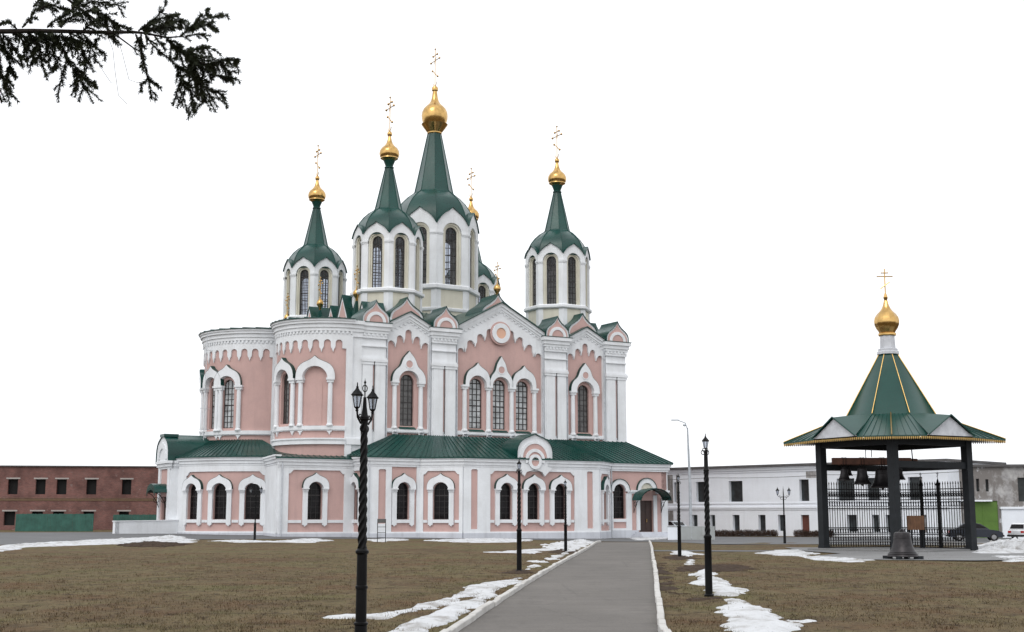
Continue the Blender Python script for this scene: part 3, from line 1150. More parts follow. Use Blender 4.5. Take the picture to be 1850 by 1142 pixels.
def low_window(parent, fr, sc, w, band=None, zp=5.28, dz=0.0, gl='glass'):
    zb, zs = 1.34 + dz, 4.5 - w + dz
    o = pane(fr, sc, w, zb, zs, -0.32, gl, parent, dz=.5, bw=.02)
    mb = MB()
    hw = w + .52
    zi = 4.0 + dz
    rin = w + .03
    ss = merge_s(ogs(sc, hw, HOOD), arc(sc, rin))
    bz = [archz(x, sc, rin, zs) if abs(x - sc) < rin else zi for x in ss]
    tz = [max(ogz(x, sc, hw, zi, zp + dz, HOOD), q + .01) for x, q in zip(ss, bz)]
    strip(mb, fr, ss, bz, tz, -.01, .34, 0)
    so = ogs(sc, hw, HOOD)
    zo = [ogz(x, sc, hw, zi, zp + dz, HOOD) for x in so]
    strip(mb, fr, so, zo, [z + .02 for z in zo], -.01, .35, 2)
    so2 = ogs(sc, hw * .84, HOOD)
    for e in (-1, 1):
        a, b = sorted((sc + e * (w + .02), sc + e * (hw - .08)))
        fbox(mb, fr, a, b, 1.0 + dz, zi - .3, -.01, .18, 0)
        fbox(mb, fr, a - .06, b + .06, zi - .12, zi + .01, -.01, .38, 0)
        fbox(mb, fr, a - .02, b + .02, zi - .3, zi - .12, -.01, .24, 0)
        if zs < zi:
            pass
        pendant(mb, fr, (a + b) / 2, 1.0 + dz, (b - a) / 2, .25, .18)
    fbox(mb, fr, sc - w - .02, sc + w + .02, 1.05 + dz, 1.33 + dz, -.3, .16, 0)
    if band:
        for a, b in ((band[0], sc - hw), (sc + hw, band[1])):
            if b > a:
                fbox(mb, fr, a, b, 1.06 + dz, 1.3 + dz, -.01, .09, 0)
    mb.build('window_surround', WPG, o)
    return o


gal = MB()
FG = Flat(0, -5.66, 0)
CH = math.atan2(2.56, 2.9)
FCL = Flat(-8.45, -4.38, -CH)
FCR = Flat(8.45, -4.38, CH)
HC = math.hypot(2.9, 2.56) / 2
FSD = Flat(0, -3.1, 0)
FEND = Flat(-15.0, -1.3, -PI / 2)
panel_wall(gal, FG, -7.0, 7.0, [(-6.27, -5.62, 5.65, .1, .52), (-4.38, 4.33, 5.55, .42, ZB0 + .02), (5.68, 6.32, 5.65, .1, .52)],
           [(x, .63, 1.34, 3.87) for x in (-2.8, 0, 2.8)], .63)
panel_wall(gal, FCL, -HC, HC, [(-HC + .35, HC - .32, 5.5, .4, ZB0 + .02)], [(0, .7, 1.34, 3.8)], .7)
panel_wall(gal, FCR, -HC, HC, [(-HC + .35, HC - .32, 5.5, .4, ZB0 + .02)], [(0, .7, 1.34, 3.8)], .7)
panel_wall(gal, FSD, -15.0, -9.9, [(-13.85, -13.15, 5.6, .1, 1.0), (-12.62, -10.25, 5.82, 0, ZB0 + .02)], [(-11.52, .6, 1.34, 3.9)], .6)
panel_wall(gal, FEND, -2.2, 1.8, [(-1.5, 1.4, 5.5, .35, ZB0 + .02)], [(-.05, .63, 1.34, 3.87)], .63)
gallery = gal.build('gallery', WPG, church)
for x in (-2.8, 0, 2.8):
    low_window(gallery, FG, x, .63, (x - 1.4 if x > -2.8 else -4.4, x + 1.4 if x < 2.8 else 4.3))
low_window(gallery, FCL, 0, .7, (-HC + .35, HC - .32))
low_window(gallery, FCR, 0, .7, (-HC + .35, HC - .32))
low_window(gallery, FSD, -11.52, .6, None)
low_window(gallery, FEND, -.05, .63, (-1.5, 1.4))

# west porch with the door
wp = MB()
FRT = Flat(16.6, 0, PI / 2)
wall_open(wp, FSD, 9.9, 12.35, -.9, 5.95, [(11.02, .68, 1.4, 3.95)], -.6, 0, 1)
wall_open(wp, FSD, 12.35, 16.6, -.9, 5.95, [(14.15, .8, .14, 3.1)], -.6, 0, 1, rect=True)
strip(wp, FRT, [-3.1, 20], -.9, 5.95, -.6, 0, 1)
strip(wp, FRT, [-3.1, -2.3], -.5, 5.9, 0, .12, 0)
for z0, z1, dd, db in LEV:
    fbox(wp, FSD, 9.9, 16.6 + dd, z0, z1, -.2, dd, 0)
    fbox(wp, FRT, -3.1, 20, z0, z1, -.2, dd, 0)
fbox(wp, FSD, 9.9, 13.1, -.9, .3, 0, .2, 4)
fbox(wp, FSD, 15.2, 16.75, -.9, .12, 0, .2, 4)
# broken impost band, round hoods and pilaster strips
for a, b, z0, z1, dd in ((9.9, 10.28, .3, 3.75, .12), (11.76, 12.4, .3, 3.75, .12), (10.28, 11.76, .3, .5, .12), (10.28, 11.76, 1.08, 1.36, .14), (12.95, 13.35, .3, 3.75, .13), (14.95, 15.35, .12, 3.6, .13), (15.9, 16.6, .12, 3.75, .13),
                         (9.9, 10.1, 3.75, 4.05, .2), (11.95, 13.15, 3.75, 3.9, .16), (11.9, 13.2, 3.9, 4.08, .24), (15.25, 16.75, 3.75, 3.9, .16), (15.2, 16.8, 3.9, 4.08, .24)):
    fbox(wp, FSD, a, b, z0, z1, 0, dd, 0)
ring(wp, FSD, 11.02, 3.95, .69, 1.12, -.02, .2, 0, 0, PI, 20)
ring(wp, FSD, 14.15, 4.05, .72, 1.15, 0, .2, 0, 0, PI, 20)
ring(wp, FSD, 14.15, 4.05, 0, .72, 0, .04, 5, 0, PI, 20)
strip(wp, FSD, arc(11.02, 1.13), [archz(x, 11.02, 1.13, 3.95) for x in arc(11.02, 1.13)], [archz(x, 11.02, 1.13, 3.95) + .05 for x in arc(11.02, 1.13)], 0, .28, 2)
strip(wp, FSD, arc(14.15, 1.16), [archz(x, 14.15, 1.16, 4.05) for x in arc(14.15, 1.16)], [archz(x, 14.15, 1.16, 4.05) + .05 for x in arc(14.15, 1.16)], 0, .28, 2)
porch = wp.build('west_porch', WPG, church)
pane(FSD, 11.02, .68, 1.4, 3.95, -.3, 'glass', porch, dz=.5, bw=.02)
mb = MB()
fbox(mb, FSD, 13.36, 14.94, .14, 3.1, -.3, -.22, 0)
for a in (13.44, 14.19):
    for z0, z1 in ((.3, 1.4), (1.55, 2.95)):
        fbox(mb, FSD, a + .06, a + .62, z0, z1, -.22, -.19, 0)
fbox(mb, FSD, 14.14, 14.16, .14, 3.1, -.22, -.2, 0)
dr = mb.build('door', M['door'], porch)
mb = MB()
p = FSD.P(14.28, 1.2, -.13)
mb.tube([(p[0], p[1], 1.05), (p[0], p[1], 1.35)], .03, 6)
mb.build('handle', M['goldtrim'], dr)
mb = MB()
SS = arc(14.15, 1.75, 18)
zz = [3.1 + math.sqrt(max(0, 1.75 ** 2 - (x - 14.15) ** 2)) * .62 for x in SS]
strip(mb, FSD, SS, zz, [z + .05 for z in zz], .2, 1.7, 0)
for q in (.95,):
    strip(mb, FSD, SS, [z - .04 for z in zz], zz, .2, .26, 1)
strip(mb, FSD, SS, [z - .07 for z in zz], zz, 1.62, 1.7, 1)
for k in (3, 9, 15):
    mb.tube([FSD.P(SS[k], zz[k] + .06, .2), FSD.P(SS[k], zz[k] + .06, 1.7)], .025, 5, 0)
for e in (-1.6, 1.6):
    mb.tube([FSD.P(14.15 + e, 3.35, 1.65), FSD.P(14.15 + e, 3.3, .22), FSD.P(14.15 + e, 1.95, .22)], .03, 5, 1)
    mb.tube([FSD.P(14.15 + e, 2.0 + 1.3 * math.sin(t) ** 2, .22 + 1.2 * (1 - math.cos(t))) for t in [PI / 2 * k / 8 for k in range(9)]], .03, 5, 1)
    mb.tube([FSD.P(14.15 + e, 2.75 + .22 * math.sin(t), .5 + .22 * math.cos(t)) for t in [2 * PI * k / 12 for k in range(13)]], .02, 5, 1)
mb.build('canopy', [M['green'], M['iron']], porch)
mb = MB()
for k, (dep, z0, z1) in enumerate(((2.0, -.9, -.16), (1.5, -.16, -.01), (1.0, -.01, .13))):
    fbox(mb, FSD, 12.7 - .2 * (2 - k), 15.7 + .3 * (2 - k), z0, z1, .2, dep, 0)
mb.build('steps', M['plinth'], porch)

# central keel gable on the gallery
mb = MB()
HP = [(1, 0), (1.0, .1), (.99, .3), (.95, .45), (.86, .6), (.72, .72), (.52, .82), (.3, .89), (.12, .95), (0, 1)]
ss = merge_s(ogs(0, 1.85, HP), [-1.3, 1.3])
zt = [ogz(x, 0, 1.85, 6.7, 8.85, HP) for x in ss]
strip(mb, FG, ss, 6.45, zt, -.35, .34, 0, back=True)
fbox(mb, FG, -1.35, 1.35, 5.9, 6.7, .1, .345, 0)
strip(mb, FG, [-1.75, -1.4, -1.05, -.8, 0, .8, 1.05, 1.4, 1.75], [5.75, 5.45, 5.12, 5.5, 5.72, 5.5, 5.12, 5.45, 5.75], 5.92, .1, .35, 0)
ring(mb, FG, 0, 6.75, .0, 1.25, .34, .36, 1, 0, PI, 20)
ring(mb, FG, 0, 6.55, .72, 1.0, .36, .46, 0, -.3, PI + .3, 24)
ring(mb, FG, 0, 6.4, .40, .66, .36, .5, 0, n=24)
ring(mb, FG, 0, 6.4, 0, .40, .36, .4, 1, n=24)
ring(mb, FG, 0, 6.75, 1.25, 1.5, .34, .42, 0, 0, PI, 20)
strip(mb, FG, ss, zt, [z + .07 for z in zt], -2.6, .5, 2)
mb.build('keel_gable', WPG, church)

# gallery roof
mb = MB()
ZE, ZT_ = 6.68, 8.82
E = [(-15.5, -3.58), (-10.1, -3.58), (-7.2, -6.14), (7.2, -6.14), (10.1, -3.58), (17.1, -3.58), (17.1, 20)]
T = [(-11.0, -.1), (-7.6, -.1), (-5.6, -.1), (5.6, -.1), (7.6, -.1), (13.9, -.1), (13.9, 20)]
for k in range(6):
    n = (8, 9, 28, 9, 12, 20)[k]
    roofpoly(mb, (*E[k], ZE), (*E[k + 1], ZE), (*T[k + 1], ZT_), (*T[k], ZT_), n)
roofpoly(mb, (-15.5, -.1, 6.9), (-15.5, -3.58, ZE), (-11.0, -.1, ZT_), (-11.02, -.1, ZT_), 5)
mb.build('gallery_roof', M['green'], church)

# side block and apse lower storey
FB = Flat(0, -.6, 0)
LA = Cyl(-17.35, 14.75, 9.4)
lo = MB()
panel_wall(lo, FB, -21.85, -15.0, [(-20.98, -15.95, 5.5, .42, ZB0 + .02)], [(-18.58, .66, 1.34, 3.84)], .66, dz=-.12)
q0, q1 = (-20.62, 5.95), (-21.85, -.6)
FCN = Flat(q0[0], q0[1], math.atan2(q1[1] - q0[1], q1[0] - q0[0]))
ln = math.hypot(q1[0] - q0[0], q1[1] - q0[1])
panel_wall(lo, FCN, 0, ln, [], [], .6, dz=.1)
a0, a1 = psi(LA, -95), psi(LA, 70)
panel_wall(lo, LA, a0, a1, [(psi(LA, 20.5), psi(LA, 68.6), 5.56, .45, ZB0 + .02)], [(psi(LA, p), .68, 1.34, 3.86) for p in (26, 44.3, 62.5)], .68, dz=.25)
low = lo.build('lower_apse', WPG, church)
low_window(low, FB, -18.58, .66, (-20.98, -15.95))
for p in (26, 44.3, 62.5):
    low_window(low, LA, psi(LA, p), .68, (psi(LA, p - 9.1) if p > 27 else psi(LA, 20.5), psi(LA, p + 9.1) if p < 60 else psi(LA, 68.6)))
mb = MB()
roofpoly(mb, (-22.3, -1.08, 6.56), (-15.0, -1.08, 6.56), (-15.0, .3, 6.92), (-21.0, 3.2, 6.95), 14)
k = 60
for i in range(k):
    x, y = a0 + (a1 - a0) * i / k, a0 + (a1 - a0) * (i + 1) / k
    f2 = Cyl(-17.35, 14.75, 9.4)

    def top(s):
        ph = LA.a0 + s / LA.r
        return (-18.25 + 5.2 * math.cos(ph), 14.75 + 5.2 * math.sin(ph), 8.7)
    A, B, C_, D_ = LA.P(x, 6.93, .5), LA.P(y, 6.93, .5), top(y), top(x)
    mb.face((A, B, C_, D_))
    mb.face(((A[0], A[1], A[2] - .12), (B[0], B[1], B[2] - .12), B, A))
    p, q = Vector(A), Vector(D_)
    mb.tube([p + Vector((0, 0, .03)), q + Vector((0, 0, .03))], .032, 4)
e0 = LA.P(a1, 6.93, .5)
mb.face((e0, (-22.3, -1.08, 6.6), (-21.0, 3.2, 6.97), (-19.6, 7.8, 8.0)))
mb.face((e0, (-19.6, 7.8, 8.0), top(a1)))
mb.face(((-21.0, 3.2, 6.97), (-16, .5, 6.95), (-16, 9, 8.4), (-19.6, 7.8, 8.0)))
mb.build('apse_roof', M['green'], church)

# east porch on the apse
ep = MB()
FP_ = Flat(-27.3, 14.75, -PI / 2)
FPS = Flat(0, 12.85, 0)
FPN = Flat(0, 16.65, PI)
wall_open(ep, FP_, -1.9, 1.9, -.9, 6.3, [(0, .8, .1, 3.4)], -.5, 0, 1, rect=True)
strip(ep, FPS, [-27.3, -25.0], -.9, 6.3, -.5, 0, 0)
strip(ep, FPN, [25.0, 27.3], -.9, 6.3, -.5, 0, 0)
for a, b in ((-1.9, -1.25), (1.25, 1.9)):
    fbox(ep, FP_, a, b, -.9, 6.3, 0, .15, 0)
fbox(ep, FPS, -27.3, -26.5, -.9, 6.3, 0, .12, 0)
for z0, z1, dd in ((5.9, 6.1, .14), (6.1, 6.4, .26), (6.4, 6.62, .4)):
    fbox(ep, FP_, -1.9 - dd, 1.9 + dd, z0, z1, -.2, dd, 0)
    fbox(ep, FPS, -27.3, -25.2, z0, z1, -.2, dd, 0)
eporch = ep.build('east_porch', WPG, church)
mb = MB()
ss = ogs(0, 2.1, HP)
zt = [ogz(x, 0, 2.1, 6.62, 9.0, HP) for x in ss]
strip(mb, FP_, ss, 6.62, zt, -.5, .3, 0, back=True)
ring(mb, FP_, 0, 6.8, 1.0, 1.5, .3, .4, 0, 0, PI, 18)
strip(mb, FP_, ss, zt, [z + .08 for z in zt], -5.5, .4, 2)
fbox(mb, FP_, -.75, .75, 8.86, 9.12, -.9, .45, 2)
mb.build('keel_gable', WPG, eporch)
mb = MB()
fbox(mb, FP_, -.8, .8, .1, 3.4, -.3, -.22)
mb.build('door', M['door'], eporch)
mb = MB()
SS = arc(0, 1.4, 12)
zz = [3.75 + math.sqrt(max(0, 1.4 ** 2 - x * x)) * .55 for x in SS]
strip(mb, FP_, SS, zz, [z + .05 for z in zz], 0, 1.3, 0)
strip(mb, FP_, SS, [z - .5 if 0 < i < 12 else z for i, z in enumerate(zz)], zz, 1.25, 1.3, 0)
for e in (-1.3, 1.3):
    mb.tube([FP_.P(e, 2.2 + 1.5 * math.sin(t) ** 2, .06 + 1.1 * (1 - math.cos(t))) for t in [PI / 2 * k / 8 for k in range(9)]], .035, 5, 1)
    mb.tube([FP_.P(e, 3.1 + .25 * math.sin(t), .4 + .25 * math.cos(t)) for t in [2 * PI * k / 12 for k in range(13)]], .025, 5, 1)
mb.build('canopy', [M['green'], M['iron']], eporch)

# west narthex just showing past the right-hand corner
mb = MB()
FW2 = Flat(0, 7.5, 0)
strip(mb, FW2, [13.9, 15.0], 0, 9.2, -14, 0, 0)
strip(mb, Flat(15.0, 0, PI / 2), [7.5, 22], 0, 9.2, -.5, 0, 0)
roofpoly(mb, (15.7, 7.0, 9.2), (15.7, 22.5, 9.2), (13.9, 20, 12.2), (13.9, 9, 12.2), 10, 2)
roofpoly(mb, (13.9, 7.0, 9.2), (15.7, 7.0, 9.2), (13.95, 9, 12.2), (13.9, 9, 12.2), 3, 2)
so = ogs(4.0, .5, HOOD)
mb.build('west_narthex', WPG, church)
# pole with brackets by the apse
mb = MB()
pu, pv = -24.3, 13.2
mb.tube([(pu, pv, 8.6), (pu, pv, 18.6)], .035, 6)
for z in (9.6, 11.5, 13.4, 15.2, 17.0):
    mb.tube([(pu, pv, z), (pu - .5, pv - .1, z)], .02, 4)
    mb.tube([(pu, pv, z), (pu + .6, pv + .1, z)], .02, 4)
mb.build('bracket_pole', M['downpipe'], church)
for fr_, s_, z0, z1 in ((FB, -21.6, -.2, 6.3), (FSD, 10.05, -.3, 6.3), (FSD, -14.75, -.2, 6.4)):
    mb = MB()
    a = fr_.P(s_, 0, .22)
    mb.tube([(a[0], a[1], z0), (a[0], a[1], z1)], .06, 6)
    mb.build('downpipe', M['downpipe'], church)

# ------------------------------------------------------------------ snow
def snowmat():
    m, nt, b, v = newmat('old_snow', 0.7, spec=0.2)
    n = nz(nt, v, 1.2, 6, 0.65)
    n2 = nz(nt, v, 9, 4, 0.7)
    c = ramp(nt, n, [(0.36, (0.34, 0.33, 0.32)), (0.5, (0.56, 0.57, 0.585)), (0.75, (0.65, 0.665, 0.69))])
    c = mixc(nt, ramp(nt, n2, [(0.55, (0, 0, 0)), (0.75, (0.45,) * 3)]), c, (0.36, 0.34, 0.32))
    nt.links.new(c, b.inputs['Base Color'])
    bump(nt, b, n2, 0.8, 0.06)
    return m


M['snow'] = snowmat()


def snow_patch(mb, poly, hmax, edge, rough=0.5, seed=0.0, scale=0.9, thr=0.13):
    P = [gp(*p) for p in poly]
    x0, x1 = min(p.x for p in P), max(p.x for p in P)
    y0, y1 = min(p.y for p in P), max(p.y for p in P)
    nx, ny = min(90, max(10, int((x1 - x0) / 0.09))), min(110, max(10, int((y1 - y0) / 0.12)))

    def sd(x, y):
        inside, best = False, 1e9
        for a, b in zip(P, P[1:] + P[:1]):
            if (a.y > y) != (b.y > y) and x < (b.x - a.x) * (y - a.y) / (b.y - a.y) + a.x:
                inside = not inside
            dx, dy = b.x - a.x, b.y - a.y
            t = max(0, min(1, ((x - a.x) * dx + (y - a.y) * dy) / (dx * dx + dy * dy + 1e-9)))
            best = min(best, math.hypot(x - a.x - t * dx, y - a.y - t * dy))
        return best if inside else -best
    val = {}
    for j in range(-2, ny + 3):
        for i in range(-2, nx + 3):
            x, y = x0 + (x1 - x0) * i / nx, y0 + (y1 - y0) * j / ny
            s = sd(x, y) + edge * rough * 1.5 * (noise.fractal((x * scale, y * scale * .6, seed), 0.8, 2.2, 4) * 1.1 - thr)
            h = hmax * (1 - math.exp(-max(0, s) / edge)) * (0.75 + 0.5 * noise.noise((x * 1.7, y * 1.1, seed + 5)))
            h = h * .62 + ((0.22 * hmax) * noise.noise((x * 6, y * 4, seed + 9)) + .02 * noise.noise((x * 14, y * 9, seed))) * min(1, s / edge * 2) if s > 0 else 0
            z = lawnz(x, y) + (h + 0.012 if s > 0 else max(-0.08, s * 0.5))
            val[i, j] = (x, y, z, s)
    for j in range(-2, ny + 2):
        for i in range(-2, nx + 2):
            q = [val[i, j], val[i + 1, j], val[i + 1, j + 1], val[i, j + 1]]
            if max(p[3] for p in q) > 0:
                mb.face([p[:3] for p in q])


mb = MB()
snow_patch(mb, [(680, 1160), (735, 1122), (790, 1102), (845, 1084), (878, 1068), (902, 1076), (860, 1092), (845, 1112), (815, 1128), (770, 1160)], 0.13, 0.28, 0.7, 1)
snow_patch(mb, [(600, 1116), (690, 1108), (770, 1093), (840, 1066), (890, 1052), (934, 1045), (930, 1053), (880, 1066), (800, 1090), (760, 1104), (680, 1118)], 0.07, 0.3, 0.8, 2, .9, -.25)
snow_patch(mb, [(936, 1034), (960, 1021), (1000, 1008), (1018, 996), (1040, 982), (1062, 976), (1066, 983), (1040, 995), (1018, 1005), (985, 1016), (962, 1029)], 0.16, 0.5, 0.7, 3)
snow_patch(mb, [(985, 988), (1010, 980), (1045, 975), (1064, 976), (1060, 984), (1030, 993), (1000, 994)], 0.28, 0.9, 0.6, 4)
snow_patch(mb, [(880, 998), (990, 991), (1000, 994), (960, 1000)], 0.05, 0.4, 1.0, 5)
snow_patch(mb, [(1254, 1036), (1272, 1029), (1282, 1034), (1298, 1047), (1330, 1060), (1352, 1072), (1338, 1078), (1300, 1077), (1276, 1068), (1258, 1054)], 0.12, 0.3, 0.8, 6)
snow_patch(mb, [(1290, 1082), (1318, 1079), (1350, 1087), (1392, 1098), (1420, 1112), (1432, 1130), (1440, 1165), (1330, 1165), (1318, 1142), (1296, 1118), (1304, 1100)], 0.13, 0.35, 0.8, 7)
snow_patch(mb, [(1400, 1120), (1470, 1119), (1520, 1124), (1440, 1130)], 0.03, 0.3, 1.0, 8)
snow_patch(mb, [(1206, 999), (1236, 995), (1264, 1002), (1240, 1007)], 0.1, 0.5, 0.8, 9)
snow_patch(mb, [(1232, 1016), (1250, 1012), (1260, 1019), (1240, 1022)], 0.1, 0.3, 0.8, 10)
snow_patch(mb, [(1366, 999), (1410, 994), (1452, 994), (1480, 1002), (1450, 1005), (1400, 1004)], 0.07, 0.5, 0.8, 11)
snow_patch(mb, [(1440, 1006), (1500, 1005), (1572, 1013), (1540, 1018), (1480, 1013)], 0.07, 0.4, 0.8, 12)
snow_patch(mb, [(1770, 1006), (1860, 1003), (1900, 1012), (1820, 1016)], 0.07, 0.4, 0.9, 13)
snow_patch(mb, [(-80, 998), (0, 986), (80, 982), (160, 977), (230, 974), (300, 973), (352, 975), (352, 981), (250, 983), (150, 985), (60, 989), (-60, 1003)], 0.25, 0.8, 0.5, 14, 0.4)
snow_patch(mb, [(380, 977.5), (440, 976.5), (500, 978), (440, 981)], 0.12, 0.6, 0.6, 15)
snow_patch(mb, [(480, 980), (520, 976), (575, 974), (600, 977), (560, 981)], 0.2, 0.8, 0.6, 16)
snow_patch(mb, [(770, 977), (830, 974.5), (900, 974), (958, 976), (930, 980), (850, 981)], 0.2, 0.8, 0.6, 17)
snow_patch(mb, [(1130, 972), (1190, 968), (1225, 970), (1200, 975), (1150, 977)], 0.12, 0.6, 0.6, 18)
snow_patch(mb, [(655, 975), (720, 973), (740, 976), (690, 979)], 0.08, 0.6, 0.8, 19)
tag(mb.build('snow', M['snow'], smooth_angle=70, merge=False), 'thin patches of grubby old snow melting along the path and lawn', 'snow', kind='stuff')
mb = MB()
snow_patch(mb, [(1745, 996), (1760, 985), (1800, 983.5), (1850, 984), (1990, 984), (2060, 992), (2040, 1001), (1850, 1001), (1770, 1001)], 1.15, 2.6, 0.2, 21, 0.25)
snow_patch(mb, [(255, 978), (280, 970), (330, 970), (345, 975), (300, 979)], 0.5, 1.4, 0.4, 22, 0.5)
tag(mb.build('snow_bank', M['snow'], smooth_angle=70, merge=False), kind='structure')

# dug soil, painted contact shade at lamp feet, and dead grass
M['soil_contact'] = simple('soil_contact_shade', (0.05, 0.034, 0.024), 0.95, 0, 0.4, 4.0, 0.1, 0.8)
mb = MB()
for k, (poly, h) in enumerate((([(1215, 1028), (1262, 1021), (1360, 1022), (1368, 1030), (1300, 1034), (1240, 1034)], 0.12), ([(212, 987), (262, 977), (345, 984), (300, 989)], 0.22), ([(1180, 1045), (1195, 1018), (1208, 1040), (1222, 1075), (1190, 1072)], 0.05), ([(1245, 1082), (1290, 1076), (1318, 1081), (1270, 1087)], 0.05))):
    snow_patch(mb, poly, h, 0.5, 0.8, 30 + k, 1.2)
for x_, y_ in ((938, 1034), (1228, 1008), (1022, 997), (650, 1163)):  # dark soil-coloured rings added at lamp feet to deepen the contact shade
    w_ = 30 if y_ < 1100 else 60
    snow_patch(mb, [(x_ - w_, y_), (x_ - w_ * .4, y_ - w_ * .14), (x_ + w_ * .6, y_ - w_ * .1), (x_ + w_, y_ + 1), (x_ + w_ * .2, y_ + w_ * .16), (x_ - w_ * .6, y_ + w_ * .1)], .04, .3, .8, x_, 1.5)
tag(mb.build('soil_contact', M['soil_contact'], smooth_angle=70, merge=False), kind='structure')

M['blade'] = simple('dead_grass_blades', (0.165, 0.132, 0.076), 0.9, 0, 0.6, 9.0, 0.1)
mb = MB()
rg = random.Random(5)
cnt = 0
while cnt < 52000:
    y = 15 + 43 * rg.random() ** 1.6
    x = rg.uniform(-0.43, 0.43) * y
    if pl(y) - .2 < x < pr(y) + .2:
        continue
    if noise.noise((x * .5, y * .5, 2.0)) < -0.25 and rg.random() < .8:
        continue
    cnt += 1
    z = lawnz(x, y) - .005
    big_ = rg.random() < .12
    for _ in range(5 if big_ else 2):
        a = rg.uniform(0, 2 * PI)
        L = rg.uniform(.03, .075) if big_ else rg.uniform(.015, .045)
        w = rg.uniform(.004, .008)
        lean = rg.uniform(.3, 1.2)
        bx, by = x + rg.uniform(-.07, .07), y + rg.uniform(-.07, .07)
        dx, dy = math.cos(a) * L * lean, math.sin(a) * L * lean
        px_, py_ = -math.sin(a) * w, math.cos(a) * w
        mb.face(((bx - px_, by - py_, z), (bx + px_, by + py_, z), (bx + dx, by + dy, z + L)), 0 if rg.random() < .22 else 1)
tag(mb.build('grass', [M['blade'], M['lawn']], smooth_angle=0, merge=False), 'short dry brown grass of the lawn beside the path', 'grass', kind='stuff')

# ------------------------------------------------------------------ street lamps
M['lampglass'] = glassmat('lantern_glass', (0.5, 0.51, 0.52), 0.15, 0.7, .2)


def lantern(mb, gb, c, z, s=1.0):
    """six-sided lantern: z is the bottom of the glass"""
    Z = lambda h: z + h * s
    mb.lathe([(.012, Z(-.07)), (.03 * s, Z(-.05)), (.018 * s, Z(-.03)), (.045 * s, Z(-.005)), (.05 * s, Z(.01))], c, 12)
    gb.lathe([(.046 * s, Z(.01)), (.082 * s, Z(.2))], c, 6, PI / 6, 0, cap=False)
    for k in range(6):
        a = PI / 6 + k * PI / 3
        mb.tube([(c[0] + .048 * s * math.cos(a), c[1] + .048 * s * math.sin(a), Z(.005)), (c[0] + .085 * s * math.cos(a), c[1] + .085 * s * math.sin(a), Z(.205))], .005, 4)
    mb.lathe([(.10 * s, Z(.195)), (.118 * s, Z(.21)), (.10 * s, Z(.225)), (.07 * s, Z(.265)), (.045 * s, Z(.29)), (.03 * s, Z(.315)), (.02 * s, Z(.33)), (.026 * s, Z(.345)), (.01, Z(.36)), (.008, Z(.41)), (.001, Z(.425))], c, 6, PI / 6)


def shaft(mb, h0, h1, r0, r1, twist=True):
    """base drum then a twisted column"""
    n = 4
    pr_ = []
    steps = 150
    vs_, fs = [], []
    m = 20
    for i in range(steps + 1):
        w = i / steps
        z = h0 + (h1 - h0) * w
        r = r0 + (r1 - r0) * w
        for k in range(m):
            a = 2 * PI * k / m
            rr = r * (1 + .17 * math.cos(n * a)) if twist else r
            ph = a + w * 2 * PI * (h1 - h0) * 1.9
            vs_.append((rr * math.cos(ph), rr * math.sin(ph), z))
    for i in range(steps):
        for k in range(m):
            k2 = (k + 1) % m
            fs.append((i * m + k, i * m + k2, (i + 1) * m + k2, (i + 1) * m + k))
    mb.mesh(vs_, fs)


def scroll(mb, c, z, r, ang, w=.012, flip=1):
    pts = []
    for k in range(20):
        t = k / 19 * 1.7 * PI
        rr = r * (1 - .35 * k / 19)
        pts.append((c[0] + math.cos(ang) * (r + rr * math.cos(PI - t)), c[1] + math.sin(ang) * (r + rr * math.cos(PI - t)), z + flip * rr * math.sin(PI - t)))
    mb.tube(pts, w, 5)


def lamp_single(name, label, loc, H, group):
    t = thing(name, label, 'street lamp', loc, 0, group)
    k = H / 3.4
    mb = MB()
    mb.lathe([(.10, -.3), (.10, .04), (.077, .06), (.075, .5 * k), (.072, 1.2 * k), (.082, 1.22 * k), (.082, 1.25 * k), (.06, 1.28 * k)], (0, 0), 18)
    mb.build('base', M['iron'], t)
    mb = MB()
    shaft(mb, 1.27 * k, 2.62 * k, .051, .046)
    mb.lathe([(.055, 2.6 * k), (.06, 2.63 * k), (.045, 2.66 * k), (.04, 3.0 * k), (.055, 3.01 * k), (.03, 3.04 * k)], (0, 0), 14)
    mb.build('shaft', M['iron'], t)
    mb, gb = MB(), MB()
    zb = 3.02 * k
    for q in range(3):
        scroll(mb, (0, 0), zb - .02, .055, q * 2 * PI / 3 + .5, .009)
        scroll(mb, (0, 0), zb + .04, .04, q * 2 * PI / 3 + .5, .008, -1)
    lantern(mb, gb, (0, 0), zb + .07, .74)
    ln = mb.build('lantern', M['iron'], t)
    gb.build('lantern_glass', M['lampglass'], ln, smooth_angle=0)
    return t


GL_ = 'twisted single lantern lamps along the path'
p = gp(938, 1033)
L0 = lamp_single('street_lamp', 'black twisted lamp post left of the path, before the gabled centre of the gallery', (p.x, p.y, gz(p.x, p.y)), 3.36, GL_)
for (x, y), rz, lab in (((1022, 996.5), .7, 'slim black lamp post on far lawn beside the white snow heap left of the path'),
                        ((1228, 1007), 1.3, 'slim black lamp post on far right lawn between church door and weathered building'),
                        ((1281, 1078), .2, 'tall black twisted lamp post on right lawn, its base in patchy snow')):
    p = gp(x, y)
    dup(L0, (p.x, p.y, gz(p.x, p.y)), rz, lab)


